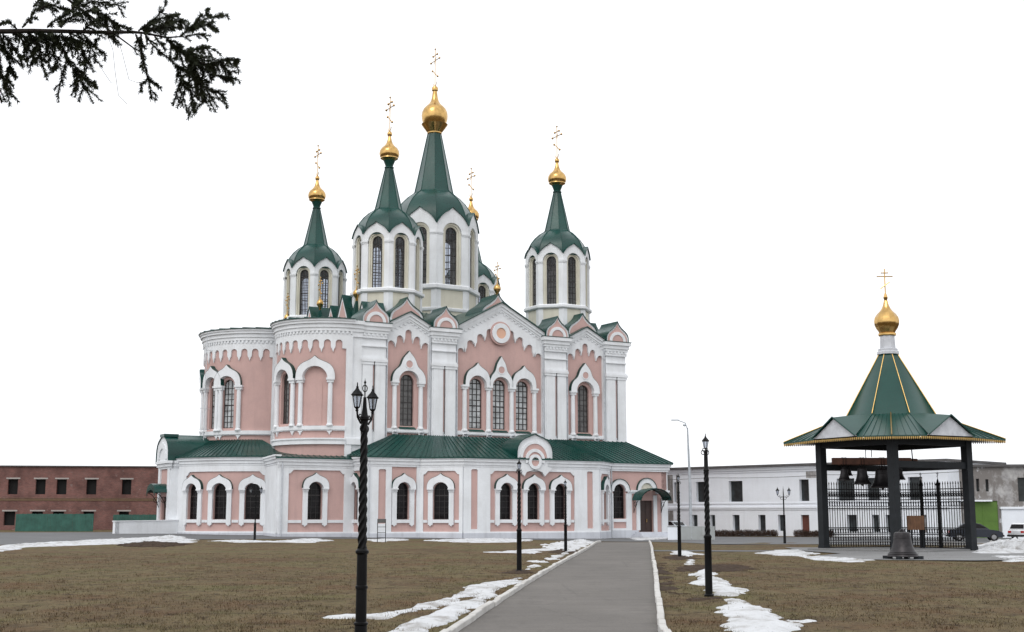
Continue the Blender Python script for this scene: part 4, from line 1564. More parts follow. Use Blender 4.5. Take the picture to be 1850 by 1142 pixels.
def lamp_multi(name, label, loc, H, heads, group=None, plain=False, rz=0.0, cat='street lamp'):
    """heads: (reach, angle, drop, scale)"""
    t = thing(name, label, cat, loc, rz, group)
    k = H / 3.4
    mb = MB()
    mb.lathe([(.12, -.3), (.12, .03), (.085, .06), (.082, .22), (.094, .235), (.094, .255), (.074, .27), (.072, .69), (.083, .70), (.083, .73), (.070, .74), (.068, 1.14), (.090, 1.165), (.090, 1.19), (.062, 1.22)] if not plain else
             [(.10, -.3), (.10, .05), (.085, .08), (.082, 1.0 * k), (.06, 1.08 * k), (.045, 1.15 * k)], (0, 0), 20)
    mb.build('base', M['iron'], t)
    mb = MB()
    if plain:
        mb.lathe([(.045, 1.1 * k), (.04, 2.75 * k), (.055, 2.78 * k), (.035, 2.84 * k), (.03, 2.95 * k), (.02, 3.2 * k), (.01, 3.3 * k), (.002, 3.4 * k)], (0, 0), 12)
    else:
        shaft(mb, 1.2, 2.93, .056, .042)
        mb.lathe([(.05, 2.92), (.065, 2.94), (.065, 2.97), (.045, 3.0), (.03, 3.1), (.02, 3.24)], (0, 0), 14)
        for q in range(2):
            c0 = q * PI
            ring_pts = [(math.cos(.6) * .035 * math.cos(a), math.sin(.6) * .035 * math.cos(a), 3.36 + .045 * math.sin(a)) for a in [2 * PI * i / 14 for i in range(15)]]
        mb.tube(ring_pts, .007, 5)
        mb.tube([(0, 0, 3.2), (0, 0, 3.46)], .009, 5)
        mb.lathe([(.002, 3.41), (.018, 3.44), (.004, 3.47), (.001, 3.5)], (0, 0), 8)
    mb.build('shaft', M['iron'], t)
    for reach, an, drop, s in heads:
        mb, gb = MB(), MB()
        c = (reach * math.cos(an), reach * math.sin(an))
        za = H * .84 if plain else 2.97
        zl = za + .09 - drop
        mb.tube([(0, 0, za - .06), (c[0] * .5, c[1] * .5, za - .1 - drop * .5), (c[0] * .9, c[1] * .9, za - .04 - drop), (c[0], c[1], zl - .03)], .014, 6)
        scroll(mb, (0, 0), za - .16, reach * .28, an, .011)
        scroll(mb, (c[0] * .4, c[1] * .4), za - .02 - drop, reach * .18, an, .009, -1)
        lantern(mb, gb, c, zl, s)
        ln = mb.build('lantern', M['iron'], t)
        gb.build('lantern_glass', M['lampglass'], ln, smooth_angle=0)
    return t


p = gp(650, 1161)
lamp_multi('street_lamp', 'nearest black lamp post, thick twisted shaft with a cluster of lanterns, left foreground', (p.x + .01, p.y, 0), 3.28,
           [(.18, R(-118), -.03, .8), (.18, R(60), -.02, .8)])
GD = 'plain two-lantern lamp posts'
p = gp(460, 977)
D0 = lamp_multi('street_lamp', 'two-lantern black lamp post before the curved apse windows, leftmost on the lawn', (p.x, p.y, gz(p.x, p.y)), 3.8, [(.36, 0, 0, 1.1), (.36, PI, 0, 1.1)], GD, True)
p = gp(918, 972)
dup(D0, (p.x, p.y, gz(p.x, p.y)), R(-8), 'thin two-lantern black lamp post close against the gallery wall, half hidden before dark window')
p = gp(1418, 982)
dup(D0, (p.x, p.y, gz(p.x, p.y) - .3), R(3), 'two-lantern black lamp post before the long white building, left of the bell pavilion')

# tall grey mast lamp
M['galv'] = simple('galvanised_steel', (0.42, 0.45, 0.48), 0.45, 0.4)
a = at(1248, 948, 122)
t = thing('street_lamp', 'tall thin grey steel mast lamp beside the white building', 'street lamp', (a.x, a.y, gz(a.x, a.y)))
mb = MB()
mb.tube([(0, 0, -.3), (0, 0, 5), (-.12, 0, 10.3)], [.16, .13, .07], 10)
mb.build('mast', M['galv'], t)
mb = MB()
mb.tube([(-.12, 0, 10.1), (-.3, 0, 10.75), (-1.0, -.1, 11.0)], .045, 8)
mb.lathe([(.02, -.12), (.14, -.08), (.16, 0), (.1, .1), (.02, .12)], (0, 0), 12)
mb.v = mb.v[:-60] + [(x - .4, y, z + 10.55) for x, y, z in mb.v[-60:]]
mb.box((-1.3, -.1, 11.02), (.7, .24, .1))
mb.build('lamp_head', M['galv'], t)

# ------------------------------------------------------------------ notice stand
p = gp(689, 980)
t = thing('notice_stand', 'small dark metal notice stand with rungs on lawn before the gallery', 'notice stand', (p.x, p.y, gz(p.x, p.y)), R(8))
mb = MB()
for e in (-.26, .26):
    mb.tube([(e, 0, -.1), (e, 0, 1.25)], .022, 6)
for z in (.3, .62, .98):
    mb.tube([(-.26, 0, z), (.26, 0, z)], .018, 6)
mb.build('stand', M['iron'], t)
mb = MB()
mb.box((0, .02, 1.36), (.56, .04, .26), 0, 0, None)
mb.box((0, 0, 1.36), (.5, .02, .2), 0, 0, None)
mb.build('board', simple('weathered_board', (.10, .10, .10), .6), t)

# ------------------------------------------------------------------ bell pavilion
GX, GY = 18.53, 63.0
PR = R(-16.4)
pav = thing('bell_pavilion', 'open square bell pavilion with green octagonal tent roof and gilded dome', 'pavilion', (GX, GY, 0), PR)
M['post'] = simple('dark_painted_wood', (0.013, 0.0155, 0.0185), 0.6, 0, 0.25, 2.0, spec=.25, bmp=.2)
M['log'] = simple('brown_timber', (0.13, 0.055, 0.035), 0.7, 0, 0.35, 3.0, bmp=.3)
M['bronze'] = simple('dark_bronze', (0.034, 0.031, 0.033), 0.42, 0.7, 0.3, 5.0, bmp=.2)
M['sheetwhite'] = simple('white_sheet', (0.52, 0.535, 0.57), 0.6)


def tentmat():
    m, nt, b, v = newmat('new_green_sheet', 0.28, spec=.36)
    n = nz(nt, v, 0.8, 3)
    nt.links.new(ramp(nt, n, [(0.3, (0.004, 0.042, 0.033)), (0.7, (0.006, 0.052, 0.041))]), b.inputs['Base Color'])
    bump(nt, b, nz(nt, v, 1.2, 2), 0.25, 0.03)
    return m


M['tent'] = tentmat()
HD = 3.4
corners = [(0, -HD), (HD, 0), (0, HD), (-HD, 0)]
for (x, y) in corners:
    mb = MB()
    mb.box((x, y, 2.62), (.37, .37, 5.24), PI / 4)
    mb.box((x, y, .1), (.42, .42, .26), PI / 4)
    mb.build('post', M['post'], pav)
mb = MB()
for k in range(4):
    a, b = corners[k], corners[(k + 1) % 4]
    an = math.atan2(b[1] - a[1], b[0] - a[0])
    L = math.hypot(b[0] - a[0], b[1] - a[1]) - .37
    mid = ((a[0] + b[0]) / 2, (a[1] + b[1]) / 2)
    mb.box((*mid, 5.08), (L, .26, .28), an)
    if k != 3:
        mb.box((*mid, 4.02), (L, .2, .3), an)
mb.build('beam', M['post'], pav)
# skirt roof: square eave, gable in the middle of each side, octagon above
mb, wb = MB(), MB()
ED, ZE_, ZO = 5.2, 5.32, 6.42
ro = 2.28
oc = [(ro * math.cos(a), ro * math.sin(a)) for a in [PI / 8 + k * PI / 4 for k in range(8)]]
cor = [(ED * math.cos(a), ED * math.sin(a)) for a in [-PI / 2 + k * PI / 2 for k in range(4)]]
ribs = []
for k in range(4):
    c = cor[k]
    ang = -PI / 2 + k * PI / 2
    o1 = (ro * math.cos(ang - PI / 8), ro * math.sin(ang - PI / 8))
    o2 = (ro * math.cos(ang + PI / 8), ro * math.sin(ang + PI / 8))
    cz = ZE_ - .08
    mid = ((o1[0] + o2[0]) / 2, (o1[1] + o2[1]) / 2)
    cn = cor[(k + 1) % 4]
    cp = cor[(k - 1) % 4]
    # corner sheet, split along its hip
    e1 = (c[0] + (cp[0] - c[0]) * .30, c[1] + (cp[1] - c[1]) * .30)
    e2 = (c[0] + (cn[0] - c[0]) * .30, c[1] + (cn[1] - c[1]) * .30)
    roofpoly(mb, (*e1, ZE_), (*c, cz), (*mid, ZO + .02), (*o1, ZO), 5, 0, .06, .02)
    roofpoly(mb, (*c, cz), (*e2, ZE_), (*o2, ZO), (*mid, ZO + .02), 5, 0, .06, .02)
    ribs.append([(*c, cz + .04), (*mid, ZO + .08)])
    # gable between this corner and the next
    g1 = e2
    g2 = (cn[0] + (c[0] - cn[0]) * .30, cn[1] + (c[1] - cn[1]) * .30)
    gm = ((g1[0] + g2[0]) / 2, (g1[1] + g2[1]) / 2)
    gp_ = (*gm, ZE_ + .95)
    o3 = (ro * math.cos(ang + 3 * PI / 8), ro * math.sin(ang + 3 * PI / 8))
    om = ((o2[0] + o3[0]) / 2, (o2[1] + o3[1]) / 2)
    out = Vector((gm[0], gm[1], 0)).normalized() * .12
    gpo = (gp_[0] + out.x, gp_[1] + out.y, gp_[2])
    g1o = (g1[0] + out.x, g1[1] + out.y, ZE_ + .0)
    g2o = (g2[0] + out.x, g2[1] + out.y, ZE_ + .0)
    mb.face((g1o, gpo, (*om, ZO + .05), (*o2, ZO)))
    mb.face((gpo, g2o, (*o3, ZO), (*om, ZO + .05)))
    for q in (g1o, g2o):
        mb.tube([(q[0], q[1], q[2] + .02), (gpo[0], gpo[1], gpo[2] + .02)], .035, 5)
    s = .97
    wb = MB()
    wi = out * -.25
    A_, B_, C_ = (g1[0], g1[1], ZE_), (g2[0], g2[1], ZE_), (gp_[0], gp_[1], gp_[2] - .05)
    bk = [(q[0] + wi.x, q[1] + wi.y, q[2]) for q in (A_, B_, C_)]
    wb.face((A_, B_, C_))
    wb.face((bk[2], bk[1], bk[0]))
    for q, r2, r1, q1 in ((A_, B_, bk[1], bk[0]), (B_, C_, bk[2], bk[1]), (C_, A_, bk[0], bk[2])):
        wb.face((q, r2, r1, q1))
    wb.build('gable', M['sheetwhite'], pav, smooth_angle=0)
mb.lathe([(ro, ZO), (ro - .06, ZO + .04), (.46, 9.52)], (0, 0), 8, PI / 8)
mb.build('tent_roof', M['tent'], pav)
mb = MB()
for k in range(8):
    a = PI / 8 + k * PI / 4
    mb.tube([((ro - .04) * math.cos(a), (ro - .04) * math.sin(a), ZO + .05), (.47 * math.cos(a), .47 * math.sin(a), 9.52)], .024, 6)
for r_ in ribs:
    mb.tube(r_, .028, 6)
mb.build('hip_trim', M['goldtrim'], pav)
# soffit and fringe
mb = MB()
mb.face([(*c, ZE_ - .12) for c in cor])
mb.build('soffit', M['post'], pav)
mb = MB()
for k in range(4):
    a, b = Vector((*cor[k], 0)), Vector((*cor[(k + 1) % 4], 0))
    n = 58
    ax = (b - a).normalized()
    for i in range(n):
        p0, p1 = a.lerp(b, (i + .2) / n), a.lerp(b, (i + .8) / n)
        pm = (p0 + p1) / 2
        w_ = abs((i + .5) / n - .5) * 2
        zt = ZE_ - .06 - .08 * max(0, (w_ - .4) / .6)
        nrm = Vector((ax.y, -ax.x, 0)) * .012
        for sg in (1, -1):
            q = [p0 + nrm * sg, p1 + nrm * sg]
            mb.face(((q[0].x, q[0].y, zt), (q[0].x, q[0].y, zt - .07), (pm.x + nrm.x * sg, pm.y + nrm.y * sg, zt - .13), (q[1].x, q[1].y, zt - .07), (q[1].x, q[1].y, zt)))
mb.build('gold_fringe', M['goldtrim'], pav)
mb = MB()
mb.lathe([(.56, 9.5), (.56, 9.62), (.5, 9.66), (.5, 9.76), (.4, 9.8), (.37, 10.4), (.4, 10.44)], (0, 0), 8, PI / 8)
mb.build('neck', M['sheetwhite'], pav)
mb = MB()
mb.lathe([(.40, 10.42), (.44, 10.46), (.44, 10.54), (.39, 10.58), (.43, 10.66), (.53, 10.8), (.605, 10.97), (.62, 11.14), (.585, 11.33), (.48, 11.5), (.35, 11.63), (.235, 11.77), (.15, 11.95), (.09, 12.2)], (0, 0), 12, PI / 12)
mb.lathe([(.06, 12.2), (.1, 12.3), (.11, 12.36), (.08, 12.45), (.05, 12.55), (.02, 12.6)], (0, 0), 12)
mb.build('onion_dome', M['gold'], pav, smooth_angle=20)
mb = MB()
cross_mb(mb, (0, 0), 12.5, 1.3, .78, R(12), .06, False)
mb.build('cross', M['gold'], pav)

# wrought iron railings on the two far sides
def railing(a, b, z0, z1):
    mb = MB()
    a, b = Vector((*a, 0)), Vector((*b, 0))
    L = (b - a).length
    ax = (b - a) / L
    n = int(L / .16)
    V = lambda s, z: (a.x + ax.x * s, a.y + ax.y * s, z)
    for z in (z0, z0 + .62, z0 + .95, z1 - .95, z1 - .5, z1):
        mb.box(((a.x + b.x) / 2, (a.y + b.y) / 2, z), (L, .03, .045), math.atan2(ax.y, ax.x))
    for i in range(n + 1):
        s = L * i / n
        mb.tube([V(s, z0), V(s, z1 + .2)], .017, 4)
        mb.tube([V(s, z1 + .2), V(s, z1 + .26), V(s, z1 + .38)], [.014, .032, .002], 4)
        if i < n:
            for zz, rr in ((z1 - .25, .085), (z1 - .27, .04), (z1 - .72, .08), (z0 + .79, .075)):
                mb.tube([V(s + L / n / 2 + rr * math.cos(t) * .85, zz + rr * 1.5 * math.sin(t)) for t in [2 * PI * q / 10 for q in range(11)]], .017, 4)
            for zz, e in ((z0 + .15, 1), (z0 + .42, -1)):
                mb.tube([V(s + L / n / 2 + .07 * math.cos(t), zz + .1 * math.sin(t)) for t in [2 * PI * q / 8 for q in range(9)]], .015, 4)
    return mb


railing((-HD + .2, .2), (-.2, HD - .2), .12, 2.95).build('railing', M['iron'], pav)
railing((.2, HD - .2), (HD - .2, .2), .12, 2.95).build('railing', M['iron'], pav)
for s in (.36, .62):
    mb = MB()
    x, y = .2 + (HD - .4) * s, HD - .2 - (HD - .4) * s
    mb.box((x, y, 1.6), (.12, .12, 3.1), PI / 4)
    mb.lathe([(.11, 3.12), (.12, 3.18), (.06, 3.28), (.05, 3.36), (.015, 3.45), (.005, 3.55)], (x, y), 8)
    cross_mb(mb, (x, y), 3.5, .28, .16, PI / 4, .03, False)
    mb.build('gate_post', M['iron'], pav)
# timber log beams carrying the bells
for y, x1, z in ((.45, .98, 4.30), (1.5, 1.62, 4.30)):
    mb = MB()
    mb.box(((x1 - 2.95 + .25 * y) / 2, y, z), (x1 + 2.95 - .25 * y, .3, .32), 0)
    o = mb.build('log_beam', M['log'], pav)
    o.rotation_euler.z = -PR
    mb = MB()
    mb.box((x1 + .006, y, z), (.012, .28, .30), 0)
    mb.build('log_end', simple('pale_end_grain', (.36, .25, .17), .8), o)
mb = MB()
for x, y in ((-1.2, .45), (-1.2, 1.5)):
    mb.tube([(x + .3, y, 4.5), (x + .3, y, 5.0)], .02, 5)
mb.tube([(1.35, 1.2, 4.15), (1.3, 1.2, 5.0)], .03, 5)
mb.build('hanger', M['iron'], pav).rotation_euler.z = -PR


def bell(name, label, loc, h, w, rz=0.0, ground=False, group=None):
    t = thing(name, label, 'bell', loc, rz, group)
    r = w / 2
    mb = MB()
    mb.lathe([(r * .9, .0), (r, .01 * h), (r * .985, .05 * h), (r * .88, .13 * h), (r * .76, .24 * h), (r * .66, .38 * h), (r * .585, .55 * h), (r * .55, .7 * h), (r * .535, .82 * h), (r * .5, .89 * h), (r * .4, .925 * h), (r * .12, .935 * h)], (0, 0), 32)
    for z, k in ((.11, .93), (.17, .84), (.7, .555), (.78, .535)):
        mb.lathe([(r * k * .98, (z - .012) * h), (r * k * 1.03, z * h), (r * k * .98, (z + .012) * h)], (0, 0), 32, cap=False)
    mb.build('bell_body', M['bronze'], t)
    mb = MB()
    for an in (0, PI / 2):
        mb.tube([(math.cos(an) * r * .2 * math.cos(q), math.sin(an) * r * .2 * math.cos(q), .91 * h + .1 * h * math.sin(q)) for q in [PI * i / 8 for i in range(9)]], r * .06, 6)
    mb.build('crown_loop', M['bronze'], t)
    if not ground:
        mb = MB()
        mb.tube([(0, 0, .5 * h), (0, 0, .02 * h)], r * .05, 6)
        mb.lathe([(.01, -.1 * h), (r * .12, -.05 * h), (r * .13, 0), (.01, .08 * h)], (0, 0), 10)
        mb.build('clapper', M['bronze'], t)
        mb = MB()
        top = 4.30 - loc[2]
        for e in (-.07, .07):
            mb.tube([(e, -.17, h * .98), (e, -.18, top + .18), (e, .18, top + .18), (e, .17, h * .98)], .014, 5)
        mb.build('strap', M['iron'], t)
    return t


BG = 'bells hung in the pavilion'
for x, y, zt, h, w, lab in ((-2.28, .45, 3.98, .62, .62, 'leftmost dark bell hanging from the front log beam of the pavilion'),
                            (-1.4, .45, 4.02, .85, .86, 'middle flared dark bell on the front log beam, between two others'),
                            (-.42, .45, 3.98, .98, 1.2, 'largest hung dark bell, partly behind the front pavilion post'),
                            (-1.78, 1.5, 4.0, .38, .40, 'tiny dark bell on the rear log beam, left of its twin'),
                            (-1.02, 1.5, 4.0, .46, .46, 'small dark bell hung behind the middle flared bell'),
                            (.72, 1.5, 4.0, .58, .62, 'small dark bell hanging right of the front pavilion post')):
    bell('bell', lab, (GX + x, GY + y, zt - h), h, w, 0, False, BG)
bell('bell', 'big dark bronze bell standing on wooden blocks on the paving before the pavilion', (14.84, 49.7, .12), 1.0, 1.18, .4, True)
for k in range(4):
    a = PI / 4 + k * PI / 2 + .25
    mb = MB()
    mb.box((14.84 + .58 * math.cos(a), 49.7 + .58 * math.sin(a), .09), (.34, .16, .12), a)
    o = mb.build('wooden_block', M['post'], None, smooth_angle=0)
    tag(o, 'dark wooden block under the rim of the bell that stands on the ground', 'block', 'blocks under the ground bell')
# box beside the rail
t = thing('wooden_box', 'brown wooden box on dark legs inside the bell pavilion', 'box', (GX + 1.15, GY + .6, .1), R(8))
mb = MB()
for k in range(5):
    mb.box((-.28 + .14 * k, 0, 1.22), (.132, .4, .68), 0)
mb.build('box', simple('orange_brown_boards', (.18, .085, .04), .6, 0, .3, 4), t)
for x in (-.3, .3):
    for y in (-.15, .15):
        mb = MB()
        mb.box((x, y, .44), (.06, .06, .88))
        mb.build('leg', M['post'], t)
# paving
mb = MB()
ring_ = [(-4.9, -1.4), (-4.2, -6), (-6.8, -10.5), (-4.6, -14.3), (-1.5, -14.9), (4, -13), (12, -9.5), (30, -9), (40, -4), (8, .5), (6, 5), (-4.4, 4.8)]
mb.face([(GX + x, GY + y, .035) for x, y in ring_])
mb.face([(GX + x * .0 + a, GY + b, .10) for x, (a, b) in zip(range(4), ((0, -4.3), (4.3, 0), (0, 4.3), (-4.3, 0)))])
cs = ((0, -4.3), (4.3, 0), (0, 4.3), (-4.3, 0))
for a, b in zip(cs, cs[1:] + cs[:1]):
    mb.face(((GX + a[0], GY + a[1], -.1), (GX + b[0], GY + b[1], -.1), (GX + b[0], GY + b[1], .1), (GX + a[0], GY + a[1], .1)))
tag(mb.build('paving', M['paving'], smooth_angle=0), kind='structure')

# ------------------------------------------------------------------ other buildings
def on_plane(px_, py_, o, ang):
    """photo pixel -> (distance along a vertical wall, height)"""
    a, b, c = ray(px_, py_)
    n = (math.sin(ang), -math.cos(ang))
    t = (n[0] * o[0] + n[1] * o[1]) / (n[0] * a + n[1] * b)
    X, Y = t * a, t * b
    return (X - o[0]) * math.cos(ang) + (Y - o[1]) * math.sin(ang), EYE + t * c


def brickmat():
    m, nt, b, v = newmat('old_red_brick', 0.9, spec=0.15)
    sp = nt.nodes.new('ShaderNodeSeparateXYZ')
    nt.links.new(v, sp.inputs[0])
    cb = nt.nodes.new('ShaderNodeCombineXYZ')
    nt.links.new(sp.outputs[0], cb.inputs[0])
    nt.links.new(sp.outputs[2], cb.inputs[1])
    br = nt.nodes.new('ShaderNodeTexBrick')
    nt.links.new(cb.outputs[0], br.inputs['Vector'])
    br.inputs['Scale'].default_value = 1.0
    br.inputs['Brick Width'].default_value = 0.27
    br.inputs['Row Height'].default_value = 0.085
    br.inputs['Mortar Size'].default_value = 0.008
    br.inputs['Color1'].default_value = (0.25, 0.105, 0.088, 1)
    br.inputs['Color2'].default_value = (0.165, 0.078, 0.068, 1)
    br.inputs['Mortar'].default_value = (0.25, 0.20, 0.185, 1)
    n1 = nz(nt, v, 0.35, 6, .65)
    n2 = nz(nt, mapping(nt, v, (1, 1, 2.2)), 1.1, 6, .7)
    c = mixc(nt, ramp(nt, n1, [(.42, (0, 0, 0)), (.62, (.75,) * 3)]), br.outputs['Color'], (0.09, 0.05, 0.046))
    c = mixc(nt, ramp(nt, n2, [(.6, (0, 0, 0)), (.72, (.75,) * 3)]), c, (0.34, 0.29, 0.27))
    nt.links.new(c, b.inputs['Base Color'])
    bump(nt, b, n2, .3, .02)
    return m


M['brick'] = brickmat()
M['lintel'] = plaster('grey_lintel', (.42, .39, .37), (.28, .26, .25), .5)
M['whitewash'] = plaster('whitewashed_wall', (.81, .84, .89), (.66, .68, .71), .45)
M['rust'] = simple('rusty_roof_edge', (.09, .085, .085), .7, 0, .3, 1.5)
M['darkwin'] = glassmat('old_dark_window', (0.022, 0.027, 0.029), .3)
M['redbrown'] = simple('red_brown_door', (.115, .035, .022), .6)


def weathered():
    m, nt, b, v = newmat('peeling_plaster', 0.9, spec=.15)
    n1 = nz(nt, mapping(nt, v, (1, 1, .7)), .28, 7, .68)
    n2 = nz(nt, v, 1.4, 6, .7)
    sp = nt.nodes.new('ShaderNodeSeparateXYZ')
    nt.links.new(v, sp.inputs[0])
    c = ramp(nt, n2, [(.35, (.26, .25, .25)), (.55, (.40, .39, .385)), (.7, (.52, .51, .5))])
    c = mixc(nt, ramp(nt, n1, [(.44, (0, 0, 0)), (.5, (1, 1, 1))]), c, (.20, .185, .175))
    c = mixc(nt, ramp(nt, n1, [(.56, (0, 0, 0)), (.6, (1, 1, 1))]), c, (.66, .67, .69))
    nt.links.new(c, b.inputs['Base Color'])
    bump(nt, b, n1, .6, .08)
    return m


M['weathered'] = weathered()


def building(name, label, o, ang, s0, s1, zb, zt, wins, wm, depth=12.0, roof=None):
    """wins: (s0, s1, z0, z1, kind); local x runs along the front wall"""
    t = thing(name, label, 'building', (o[0], o[1], 0), ang)
    f = Flat(0, 0, 0)
    mb = MB()
    lvl = sorted(set([zb, zt] + [w[2] for w in wins] + [w[3] for w in wins]))
    for z0, z1 in zip(lvl, lvl[1:]):
        cur = s0
        for a, b, w0, w1, *_ in sorted(wins):
            if w0 <= z0 + 1e-6 and w1 >= z1 - 1e-6:
                if a > cur:
                    fbox(mb, f, cur, a, z0, z1, -.6, 0)
                cur = b
        if cur < s1:
            fbox(mb, f, cur, s1, z0, z1, -.6, 0)
    fbox(mb, f, s0, s0 + .4, zb, zt - .02, -depth, -.6)
    fbox(mb, f, s1 - .4, s1, zb, zt - .02, -depth, -.6)
    fbox(mb, f, s0, s1, zb, zt - .02, -depth, -depth + .4)
    w = mb.build('wall', wm, t, smooth_angle=0)
    for a, b, z0, z1, kind in wins:
        q = MB()
        if kind == 'door':
            fbox(q, f, a, b, z0, z1, -.45, -.3)
            n_ = q.build('door', M['redbrown'], t, smooth_angle=0)
        elif kind == 'gate':
            fbox(q, f, a, b, z0, z1, -.3, -.1)
            fbox(q, f, (a + b) / 2 - .06, (a + b) / 2 + .06, z0, z1, -.1, -.06)
            fbox(q, f, a, b, (z0 + z1) / 2 - .06, (z0 + z1) / 2 + .06, -.1, -.07)
            q.build('gate', M['limegate'], t, smooth_angle=0)
        else:
            fbox(q, f, a, b, z0, z1, -.5, -.42)
            o_ = q.build('window', M['void'] if kind == 'hole' else M['darkwin'], t, smooth_angle=0)
            if kind == 'hole':
                q = MB()
                fbox(q, f, a - .22, b + .22, z1, z1 + .16, -.1, .03)
                q.build('lintel', M['lintel'], o_, smooth_angle=0)
            elif kind != 'bare':
                q = MB()
                for e in range(1, 3):
                    x = a + (b - a) * e / 3
                    fbox(q, f, x - .03, x + .03, z0, z1, -.42, -.37)
                fbox(q, f, a, b, z0 + (z1 - z0) * .66 - .03, z0 + (z1 - z0) * .66 + .03, -.42, -.37)
                q.build('window_frame', M['frame'], o_, smooth_angle=0)
    return t, f


M['limegate'] = simple('lime_green_gate_paint', (.085, .17, .022), .55, 0, .12, 1.0)

# red brick ruin on the left
BO, BA = (at(0, 932, 146).x, 146.0), R(8)
q = lambda x, y: on_plane(x, y, BO, BA)
W = []
for x0, x1 in ((14, 32), (64, 82), (102, 120), (156, 174), (220, 237), (-40, -22), (-100, -82)):
    a, b = q(x0, 883)[0], q(x1, 883)[0]
    W.append((a, b, 4.05, 5.75, 'hole'))
for x0, x1 in ((10, 30), (60, 80), (98, 118), (153, 172), (217, 235), (-44, -24), (-104, -84)):
    a, b = q(x0, 883)[0], q(x1, 883)[0]
    W.append((a, b, .6, 2.15, 'hole'))
bt, bf = building('brick_building', 'long derelict two-storey red brick building with empty windows', BO, BA, -22, 27, -.8, 7.15, W, M['brick'])
mb = MB()
fbox(mb, bf, -22.1, 27.1, 7.15, 7.27, -12.1, .18)
mb.build('coping', M['rust'], bt)
mb = MB()
fbox(mb, bf, -22, 27, 3.35, 3.5, 0, .07)
mb.tube([bf.P(-22, 3.6, .1), bf.P(27, 3.62, .1)], .035, 5)
mb.build('string_course', simple('ochre_pipe', (.17, .11, .06), .7), bt)

# green board fences before it
M['fence'] = simple('green_board_fence', (.028, .105, .082), .7, 0, .28, 1.3)


def board_fence(label, x0, x1, yt, Y, ang, group=None):
    a, b = at(x0, 945, Y), at(x1, 945, Y)
    L = (b.x - a.x) / math.cos(ang)
    zt = at((x0 + x1) / 2, yt, Y).z
    t = thing('board_fence', label, 'fence', (a.x, Y, gz(a.x, Y)), ang, group)
    mb = MB()
    n = int(L / .16)
    rf = random.Random(int(x0))
    for i in range(n):
        mb.box((L * (i + .5) / n, rf.uniform(-.01, .01), (zt + .1) / 2 + rf.uniform(-.02, .02)), (L / n - .012, .03, zt + .2))
    mb.build('boards', M['fence'], t, smooth_angle=0)
    mb = MB()
    for z in (.4, zt - .35):
        mb.box((L / 2, .06, z), (L, .06, .09))
    mb.build('rail', M['fence'], t, smooth_angle=0)
    for i in range(int(L / 2.4) + 1):
        mb = MB()
        mb.box((min(L - .1, i * 2.4 + .05), .12, zt / 2), (.1, .1, zt + .1))
        mb.build('post', M['fence'], t, smooth_angle=0)
    return t


board_fence('faded green board fence in front of the brick building', 28, 171, 933, 131, R(-3))
board_fence('dark green board fence behind the white ramp wall', 204, 300, 934, 140, R(2))

# white ramp wall at the east porch
mb = MB()
a = at(208, 950, 113.5)
e = Vector((-30.5, 117.6))
RA = math.atan2(e.y - 113.5, e.x - a.x)
RL = math.hypot(e.y - 113.5, e.x - a.x) + 2.0
fr = Flat(a.x, 113.5, RA)
strip(mb, fr, [0, RL * .6, RL], [-.8] * 3, [1.15, 1.2, 1.3], -.4, 0, 0, back=True)
strip(mb, fr, [-.06, RL * .6, RL], [1.15, 1.2, 1.3], [1.23, 1.28, 1.38], -.46, .06, 0, back=True)
strip(mb, Flat(a.x, 113.5, RA - PI / 2), [-.4, 0], -.8, 1.15, -.4, 0, 0, back=True)
tag(mb.build('ramp_wall', M['white'], smooth_angle=0), 'low whitewashed ramp wall at the left end of the cathedral', 'wall')

# long white building on the right
WO = (at(1205, 900, 146).x, 146.0)
WA = R(-45)
q = lambda x, y: on_plane(x, y, WO, WA)
W = []
for x0, x1, y0, y1 in ((1257, 1277, 868, 905), (1316.5, 1342, 866, 905), (1443.5, 1462, 865, 901), (1217, 1222, 869, 900), (1511, 1545, 861, 908), (1565, 1590, 862, 903), (1640, 1668, 862, 903)):
    a, z1 = q(x0, y0)
    b, z0 = q(x1, y1)
    W.append((a, b, 3.15, 5.35, 'bare'))
for x0, x1, k in ((1250, 1260, 'bare'), (1283, 1292, 'bare'), (1323.5, 1336, 'bare'), (1370, 1383, 'bare'), (1405.5, 1419, 'bare'), (1447, 1462, 'door'), (1530, 1548, 'bare'), (1575, 1588, 'bare'), (1600, 1614, 'bare'), (1664, 1674, 'bare'), (1706, 1720, 'bare')):
    a, b = q(x0, 940)[0], q(x1, 940)[0]
    W.append((a, b, (-.35 if k == 'door' else .1), 1.75, k))
print('white bldg', q(1240, 848), q(1440, 846), q(1300, 910), q(1440, 910), q(1440, 960), q(1740, 940))
SE = q(1716, 940)[0]
W = [w for w in W if w[1] < SE - .3]
bt, bf = building('white_building', 'long two-storey whitewashed building with dark windows beyond the lawn', WO, WA, -9, SE, -1.2, 6.75, W, M['whitewash'])
mb = MB()
for z0, z1, dd in ((2.25, 2.42, .06), (2.42, 2.62, .14), (2.9, 3.02, .06)):
    fbox(mb, bf, -9, SE, z0, z1, 0, dd)
fbox(mb, bf, -9, SE, 6.2, 6.42, 0, .08)
fbox(mb, bf, -9, SE, 6.42, 6.74, 0, .2)
mb.build('string_course', M['whitewash'], bt, smooth_angle=0)
mb = MB()
fbox(mb, bf, -9.3, SE + .2, 6.76, 6.98, -12.4, .5)
mb.build('roof_edge', M['rust'], bt, smooth_angle=0)
mb = MB()
pts = [bf.P(-9 + 45 * i / 30, 5.75 - .12 * math.sin(PI * ((i % 10) / 10)), .35) for i in range(31)]
mb.tube(pts, .022, 4)
mb.build('cable', M['frame'], bt)
a0_, a1_ = q(1456, 850)[0], q(1474, 850)[0]
b0_, b1_, b2_ = q(1216, 900)[0], q(1222.5, 900)[0], q(1224, 900)[0]
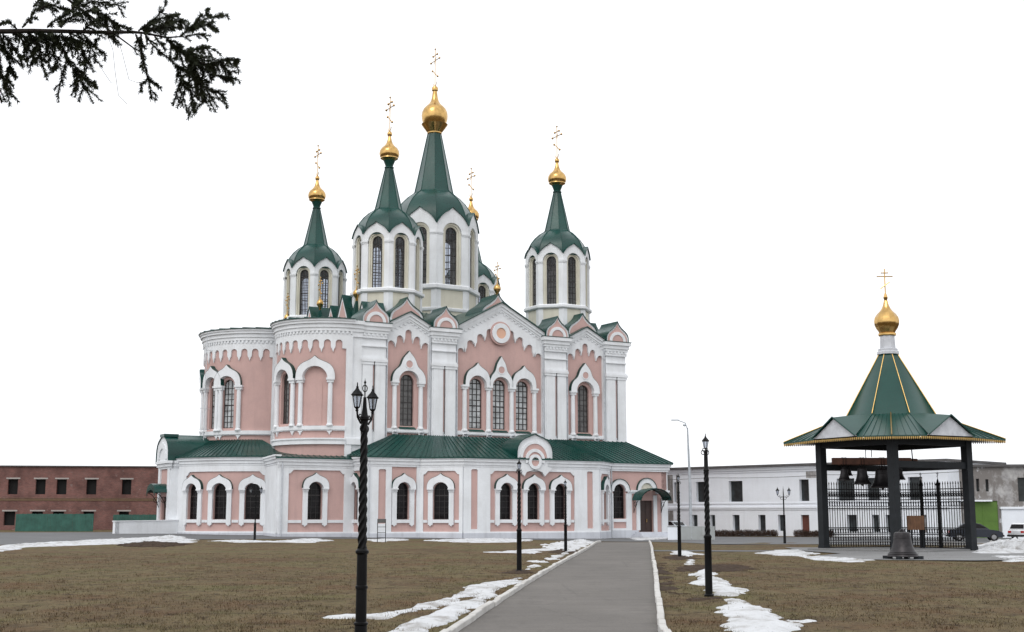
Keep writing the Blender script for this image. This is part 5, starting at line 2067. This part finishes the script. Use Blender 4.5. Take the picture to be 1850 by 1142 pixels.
for s0_, s1_, z0, z1 in ((a0_, a1_, 5.5, 6.15), (-9, b0_, -.9, 2.24), (-9, b0_, 3.03, 6.19), (b1_, b2_, -.9, 2.24), (b1_, b2_, 3.03, 6.19)):
    mb = MB()
    fbox(mb, bf, s0_, s1_, z0, z1, 0, .02)
    mb.build('bare_patch', M['weathered'], bt, smooth_angle=0)

# weathered building at the right edge
HO, HA = (at(1735, 940, 124).x, 124.0), R(-6)
q = lambda x, y: on_plane(x, y, HO, HA)
W = []
for x0, x1, y0, y1, k in ((1755, 1760, 865, 888, 'bare'), (1763, 1770, 865, 888, 'bare'), (1780, 1787, 866, 888, 'bare'), (1838, 1862, 863, 906, 'bare'), (1905, 1930, 863, 906, 'bare'), (1750, 1805.5, 905, 966, 'gate')):
    a, z1 = q(x0, y0)
    b, z0 = q(x1, y1)
    W.append((a, b, z0 if k != 'gate' else -.6, z1, k))
bt, bf = building('weathered_building', 'peeling grey and white building with a lime green gate at the right edge', HO, HA, -3.5, 22, -1.2, at(1800, 843, 123).z, W, M['weathered'])
print(q(1800, 843), q(1850, 920))
mb = MB()
ZR = at(1800, 843, 123).z
fbox(mb, bf, -3.8, 22.3, ZR, ZR + .22, -12, .3)
mb.build('roof_edge', M['rust'], bt, smooth_angle=0)
mb = MB()
a = q(1808, 920)[0]
fbox(mb, bf, a, 22, -1, 2.3, 0, .25)
fbox(mb, bf, a - .1, 22.1, 2.3, 2.5, 0, .4)
b = q(1790, 900)[0]
fbox(mb, bf, .0, b, 3.0, 3.15, 0, .5)
mb.build('lower_wall', M['whitewash'], bt, smooth_angle=0)

# grey concrete fence and hedge before the white building
mb = MB()
M['concrete'] = plaster('grey_concrete', (.40, .42, .42), (.27, .28, .27), .6)
a, b = at(1206, 960, 113), at(1291, 960, 113)
t = thing('concrete_fence', 'low grey panel fence beside the cathedral door, before the white building', 'fence', (a.x, 113, -.45), R(-4))
L = b.x - a.x
for i in range(4):
    mb = MB()
    mb.box((L * (i + .5) / 4, 0, .58), (L / 4 - .04, .08, 1.1))
    for k in range(5):
        mb.box((L * (i + .5) / 4 + (k - 2) * L / 22, -.05, .58), (.04, .03, 1.0))
    mb.build('panel', M['whitewash'] if i == 0 else M['concrete'], t, smooth_angle=0)
mb = MB()
mb.box((L / 2, 0, 1.17), (L, .12, .08))
mb.build('rail', M['concrete'], t, smooth_angle=0)

M['twig'] = simple('brown_hedge_twigs', (.060, .040, .032), .9, 0, .4, 2.0, .1)


def hedge(label, x0, x1, y, w, h, group):
    """a bare clipped hedge running from photo column x0 to x1, standing on the ground seen at row y"""
    a, b = gp(x0, y), gp(x1, y)
    a.y = b.y = (a.y + b.y) / 2
    L = (b - a).length
    t = thing('hedge', label, 'hedge', (a.x, a.y, gz(a.x, a.y)), 0, group)
    mb = MB()
    rh = random.Random(int(x0))
    for _ in range(int(L * 900)):
        s = rh.uniform(0, L)
        yy_ = rh.uniform(-w / 2, w / 2)
        hh = h * (.72 + .3 * noise.noise((s * .9, yy_ * .9, x0)) + .12 * rh.random()) * (1 - .35 * abs(yy_ * 2 / w) ** 2)
        z0 = rh.uniform(0, hh * .8)
        ln_ = rh.uniform(.12, .4)
        d_ = Vector((rh.gauss(0, .5), rh.gauss(0, .5), rh.uniform(.3, 1))).normalized() * ln_
        p = Vector((s, yy_, z0))
        e = p + d_
        if e.z > hh:
            e.z = hh
        sd = Vector((rh.gauss(0, 1), rh.gauss(0, 1), .2)).normalized() * .022
        mb.face((p - sd, p + sd, e))
    mb.build('twigs', M['twig'], t, smooth_angle=0, merge=False)
    mb = MB()
    for i in range(int(L / .5)):
        mb.tube([(i * .5 + rh.uniform(0, .3), rh.uniform(-w / 4, w / 4), -.1), (i * .5 + rh.uniform(0, .3), 0, h * .55)], .02, 4)
    mb.build('stem', M['twig'], t)


hedge('bare brown clipped hedge along the white building, left of the red-brown door', 1288, 1404, 969.5, 1.2, .95, 'bare hedges')
hedge('short bare brown hedge below the red-brown door of the white building', 1436, 1505, 970, 1.2, .9, 'bare hedges')


# ------------------------------------------------------------------ parked cars
M['tyre'] = simple('tyre_rubber', (.012, .012, .012), .85)
M['rim'] = simple('wheel_rim', (.3, .3, .31), .4, .6)
M['redlight'] = simple('red_light_lens', (.35, .02, .015), .25)
M['clearlight'] = simple('head_light_lens', (.6, .62, .64), .2)


def car(label, loc, rz, paint, hatch=False):
    t = thing('parked_car', label, 'car', loc, rz)
    pm = simple('car_paint', paint, .22, .1, .05, 1.0)
    low = [(-2.05, .32), (-2.1, .55), (-2.08, .82), (-1.95, .92), (-1.1, .95), (.95, .93), (1.75, .82), (2.05, .68), (2.1, .42), (2.0, .28)]
    if hatch:
        up = [(-1.98, .92), (-1.78, 1.36), (-1.55, 1.44), (.05, 1.44), (.45, 1.36), (1.1, .93)]
    else:
        up = [(-1.5, .94), (-.95, 1.36), (-.7, 1.42), (.1, 1.42), (.4, 1.35), (1.05, .93)]
    mb = MB()

    def hull(pr_, y0, y1, k=1.0):
        n = len(pr_)
        vs_ = []
        for sg in (-1, 1):
            for w_, sc in ((y0, 1.0), (y1, .97)):
                vs_ += [(x * sc, sg * w_, z if w_ == y1 or z < .9 else z) for x, z in pr_]
        fs = []
        for a0, b0 in ((n, 0), (0, 2 * n), (2 * n, 3 * n)):
            for i in range(n):
                j = (i + 1) % n
                fs.append((a0 + i, a0 + j, b0 + j, b0 + i))
        fs.append(tuple(n + i for i in range(n - 1, -1, -1)))
        fs.append(tuple(3 * n + i for i in range(n)))
        return vs_, fs
    mb.mesh(*hull(low, .72, .83))
    vs_ = []
    n = len(up)
    for sg in (-1, 1):
        vs_ += [(x, sg * (.76 - .16 * (z - .92) / .5), z) for x, z in up]
    fs = [(i, (i + 1) % n, n + (i + 1) % n, n + i) for i in range(n)] + [tuple(range(n - 1, -1, -1)), tuple(range(n, 2 * n))]
    mb.mesh(vs_, fs)
    mb.build('body', pm, t, smooth_angle=40)
    cx_ = sum(x for x, z in up) / n
    for sg in (-1, 1):
        mb = MB()
        sh = [(cx_ + (x - cx_) * .88, 1.0 + (z - .92) * .74, sg * (.775 - .16 * (.06 + (z - .92) * .74) / .5)) for x, z in up]
        mb.face([(x, y, z) for x, z, y in (sh if sg < 0 else sh[::-1])])
        o = mb.build('side_window', M['glass'], t, smooth_angle=0)
        mb = MB()
        mb.box((cx_ - .1, sg * .735, 1.16), (.07, .03, .40))
        mb.build('pillar', pm, o, smooth_angle=0)
    for i, j, nm in ((0, 1, 'rear_window'), (n - 2, n - 1, 'windscreen')):
        a, b = Vector((up[i][0], 0, up[i][1])), Vector((up[j][0], 0, up[j][1]))
        p, q_ = a.lerp(b, .12), a.lerp(b, .9)
        off = Vector((b.z - a.z, 0, -(b.x - a.x))).normalized() * .012
        if (off.x > 0) != (i > 0):
            off = -off
        mb = MB()
        mb.face([(p.x + off.x, -.66, p.z + off.z), (q_.x + off.x, -.58, q_.z + off.z), (q_.x + off.x, .58, q_.z + off.z), (p.x + off.x, .66, p.z + off.z)])
        mb.build(nm, M['glass'], t, smooth_angle=0)
    for x in (-1.3, 1.35):
        for sg in (-1, 1):
            mb = MB()
            mb.lathe([(.18, -.09), (.28, -.1), (.31, -.06), (.31, .06), (.28, .1), (.18, .09)], (0, 0), 18)
            mb.v = [(x + a_, sg * .74 + c_, .31 + b_) for a_, b_, c_ in mb.v]
            w_ = mb.build('wheel', M['tyre'], t)
            mb = MB()
            mb.lathe([(.02, -.105), (.19, -.1), (.19, .1), (.02, .105)], (0, 0), 14)
            mb.v = [(x + a_, sg * .74 + c_, .31 + b_) for a_, b_, c_ in mb.v]
            mb.build('rim', M['rim'], w_)
    for sg in (-1, 1):
        mb = MB()
        mb.box((-2.07, sg * .6, .72), (.06, .3, .17))
        mb.build('tail_light', M['redlight'], t, smooth_angle=0)
        mb = MB()
        mb.box((2.05, sg * .55, .62), (.06, .3, .14))
        mb.build('headlight', M['clearlight'], t, smooth_angle=0)
    for x in (-2.12, 2.1):
        mb = MB()
        mb.box((x, 0, .42), (.1, 1.6, .14))
        mb.build('bumper', M['tyre'], t, smooth_angle=0)
    return t


a = at(1781, 960, 106)
car('dark blue parked saloon behind the snow bank, before the lime green gate', (a.x - .9, 106, -.35), R(-12), (.02, .024, .035))
a = at(1845, 960, 106)
car('white parked hatchback with red tail light at the right edge', (a.x + 1.1, 106.5, -.35), R(32), (.62, .63, .65), True)
a = at(1219, 945, 136)
car('pale silver parked car glimpsed between the porch and the lamp post', (a.x, 136, -.3), R(-60), (.55, .6, .64))

# ------------------------------------------------------------------ spruce whose branch hangs into the top left corner
M['bark'] = simple('spruce_bark', (.024, .02, .018), .95, 0, .4, 6.0, .1, .8)
M['needle'] = simple('spruce_needles', (.026, .032, .016), .7, 0, .5, 5.0, .25)
SY = 6.0
tree = thing('spruce_tree', 'dark spruce whose needled branch hangs into the top left of the view', 'tree', (-5.2, 6.6, 0))
mb = MB()
mb.tube([(0, 0, -.3), (0, 0, .3), (.05, 0, 4), (0, .05, 9), (0, 0, 15)], [.34, .27, .22, .14, .02], 14)
mb.build('trunk', M['bark'], tree)
rs = random.Random(21)


def needles(mb, p, q, dens, ln, r=.004):
    p, q = Vector(p), Vector(q)
    ax = (q - p)
    L = ax.length
    if L < 1e-4:
        return
    ax /= L
    u_ = ax.orthogonal().normalized()
    v_ = ax.cross(u_)
    for _ in range(max(1, int(L * dens))):
        w = rs.random()
        an = rs.uniform(0, 2 * PI)
        rad = u_ * math.cos(an) + v_ * math.sin(an)
        b = p + ax * L * w
        d_ = (rad * rs.uniform(.7, 1.0) + ax * rs.uniform(.3, 1.0)).normalized() * ln * rs.uniform(.8, 1.35)
        sd = d_.cross(ax if rs.random() < .5 else rad)
        if sd.length < 1e-6:
            continue
        sd = sd.normalized() * .0019
        m_ = b + d_ * .6
        mb.face((b - sd, b + sd, m_ + sd, b + d_, m_ - sd))


def twig(nb, tb, pts, r0, r1, dens=900, ln=.017, side=0.0, sidelen=.12, droop=.5):
    n = len(pts)
    tb.tube(pts, [r0 + (r1 - r0) * i / (n - 1) for i in range(n)], 5)
    for p, q_ in zip(pts, pts[1:]):
        needles(nb, p, q_, dens, ln)
    if side > 0:
        tot = 0
        for p, q_ in zip(pts, pts[1:]):
            L = (q_ - p).length
            k = int(L * side + rs.random())
            for i in range(k):
                w = (i + rs.random()) / max(1, k)
                b = p.lerp(q_, w)
                ax = (q_ - p).normalized()
                sdv = Vector((rs.gauss(0, 1), rs.gauss(0, .8), rs.gauss(-.2, .6)))
                sdv = (sdv - ax * sdv.dot(ax)).normalized()
                d1 = (ax * rs.uniform(.6, 1.0) + sdv * rs.uniform(.6, 1.0)).normalized()
                l_ = sidelen * rs.uniform(.45, 1.15)
                e = [b + d1 * l_ * t + Vector((0, 0, -droop * l_ * t * t * .5)) for t in (0, .5, 1)]
                twig(nb, tb, e, .0022, .0012, dens, ln)


def px3(x, y, dy=0.0):
    v_ = at(x, y, SY + dy)
    return v_ - Vector((-5.2, 6.6, 0))


tb, nb = MB(), MB()
main = [Vector((.1, 0, 3.75)), px3(-260, 72, .3), px3(-60, 58), px3(60, 56), px3(130, 57), px3(200, 59), px3(240, 58), px3(262, 60), px3(300, 68), px3(330, 66)]
tb.tube(main, [.05, .026, .014, .0115, .01, .009, .0075, .006, .0045, .003], 7)
for p, q_ in zip(main[3:], main[4:]):
    needles(nb, p, q_, 350, .015)
SUB = [
    # (pixel polyline, side shoots per metre, shoot length, depth offset)
    ([(40, 50), (62, 20), (78, 8), (105, 6)], 34, .07, .05),
    ([(30, 52), (15, 40), (5, 42)], 20, .05, -.05),
    ([(70, 20), (90, 8), (120, 16), (128, 24)], 30, .08, .0),
    ([(85, 50), (110, 32), (135, 14), (165, 2), (225, 13)], 45, .08, .08),
    ([(110, 50), (135, 28), (160, 18), (190, 28), (215, 48)], 60, .09, -.08),
    ([(150, 56), (175, 36), (190, 30), (213, 50)], 60, .08, .12),
    ([(130, 14), (150, -4), (190, -12)], 50, .08, .1),
    ([(60, 12), (90, -8), (130, -20)], 40, .08, .1),
    ([(250, 56), (275, 38), (300, 8)], 60, .075, 0),
    ([(260, 50), (290, 34), (322, 27)], 60, .07, .1),
    ([(262, 56), (300, 44), (335, 38)], 50, .07, -.1),
    ([(265, 58), (300, 50), (328, 50)], 50, .06, .08),
    ([(325, 66), (345, 48), (362, 30), (378, 17)], 60, .06, 0),
    ([(345, 50), (370, 34), (413, 28)], 36, .05, .08),
    ([(350, 52), (375, 44), (392, 56)], 36, .06, -.08),
    ([(335, 66), (355, 62), (380, 64)], 36, .05, 0),
    ([(262, 62), (290, 95), (318, 118), (330, 140), (334, 168), (330, 192)], 40, .07, .0),
    ([(300, 70), (318, 88), (340, 98), (380, 112), (418, 132)], 75, .11, .06),
    ([(315, 82), (340, 100), (352, 120), (360, 148), (370, 184)], 75, .11, -.06),
    ([(320, 92), (350, 90), (378, 86)], 60, .08, .1),
    ([(325, 120), (355, 140), (372, 160), (404, 170)], 70, .10, .1),
    ([(340, 100), (375, 118), (400, 108), (430, 110)], 65, .09, -.1),
    ([(345, 110), (380, 135), (425, 142)], 60, .08, .02),
    ([(332, 145), (345, 170), (352, 200)], 60, .07, .12),
    ([(345, 120), (365, 150), (376, 168), (384, 178)], 60, .09, .02),
    ([(325, 150), (318, 172), (312, 186)], 50, .04, 0),
    ([(245, 62), (254, 92), (262, 118), (268, 145), (273, 178)], 24, .05, 0),
    ([(255, 62), (256, 95), (258, 125)], 50, .04, .05),
    ([(266, 143), (255, 152), (256, 166)], 30, .02, 0),
    ([(268, 143), (282, 152), (290, 160)], 30, .02, 0),
    ([(280, 66), (290, 78), (298, 90)], 24, .04, .05),
    ([(0, 62), (10, 90), (18, 118), (12, 140), (8, 162)], 55, .10, 0),
    ([(-10, 70), (0, 105), (3, 130), (8, 160)], 60, .11, .1),
    ([(5, 62), (22, 82), (34, 100), (40, 108)], 40, .07, -.05),
    ([(30, 58), (48, 85), (60, 105), (68, 118)], 60, .10, .05),
    ([(50, 58), (70, 85), (76, 120)], 60, .09, -.06),
    ([(75, 58), (95, 90), (100, 115), (98, 128)], 60, .09, .1),
    ([(90, 58), (112, 85), (122, 112), (140, 135), (156, 164)], 65, .10, 0),
    ([(110, 58), (125, 82), (120, 110), (110, 145), (104, 174)], 34, .05, .08),
    ([(125, 60), (145, 85), (155, 108), (158, 124)], 60, .09, -.06),
    ([(138, 60), (160, 80), (172, 100), (172, 112)], 55, .07, .06),
    ([(150, 62), (170, 84), (190, 98)], 40, .06, 0),
    ([(132, 126), (140, 145), (135, 162)], 40, .05, .05),
    ([(140, 132), (160, 146), (172, 158)], 40, .04, -.05),
    ([(170, 60), (180, 66), (172, 72)], 50, .06, 0),
    ([(185, 58), (200, 66), (206, 74)], 50, .06, .05),
    ([(20, 56), (40, 66), (70, 70), (110, 74)], 60, .08, .1),
    ([(60, 56), (90, 66), (130, 72), (150, 80)], 60, .08, -.1),
    ([(-30, 60), (-20, 100), (-10, 150), (-8, 190)], 60, .11, .05),
    ([(-60, 60), (-70, 100), (-60, 160)], 60, .11, .05),
    ([(-120, 62), (-120, 110), (-130, 170)], 60, .11, .05),
]
for poly, sd, sl, dy in SUB:
    pts = [px3(x, y, dy * i / max(1, len(poly) - 1) * 2) for i, (x, y) in enumerate(poly)]
    fine_ = [pts[0]]
    for a, b in zip(pts, pts[1:]):
        fine_ += [a.lerp(b, .5) + Vector((rs.gauss(0, .004), rs.gauss(0, .01), rs.gauss(0, .004))), b]
    twig(nb, tb, fine_, .0045, .0016, 1100, .018, sd * .75, sl * .78, .6)
for poly in ([(195, 66), (204, 90), (208, 130), (214, 172), (230, 188)], [(212, 66), (222, 100), (233, 144), (250, 150)], [(172, 104), (186, 128), (200, 149), (208, 148)]):
    tb.tube([px3(x, y) for x, y in poly], .0011, 4)
limb = tb.build('branch', M['bark'], tree, merge=False)
nb.build('needles', M['needle'], limb, smooth_angle=0, merge=False)
# the rest of the tree stands outside the picture: plainer boughs round the trunk
tb, nb = MB(), MB()
for k in range(26):
    z = 5.8 + k * .34
    an = k * 2.4 + .6
    L = 3.0 * (1 - (z - 5) / 11) + .4
    pts = [Vector((math.cos(an) * L * t, math.sin(an) * L * t, z - .9 * t * t * L * .35)) for t in (0, .35, .7, 1)]
    tb.tube(pts, [.035, .025, .015, .005], 5)
    for t in range(14):
        w = .15 + .85 * t / 13
        b = pts[0].lerp(pts[3], w)
        b.z = z - .9 * w * w * L * .35
        for sg in (-1, 1):
            e = b + Vector((math.cos(an + sg * .9), math.sin(an + sg * .9), -.5)) * (.55 * (1.1 - w))
            tb.tube([b, e], .004, 4)
            needles(nb, b, e, 260, .03)
limb = tb.build('branch', M['bark'], tree, merge=False)
nb.build('needles', M['needle'], limb, smooth_angle=0, merge=False)
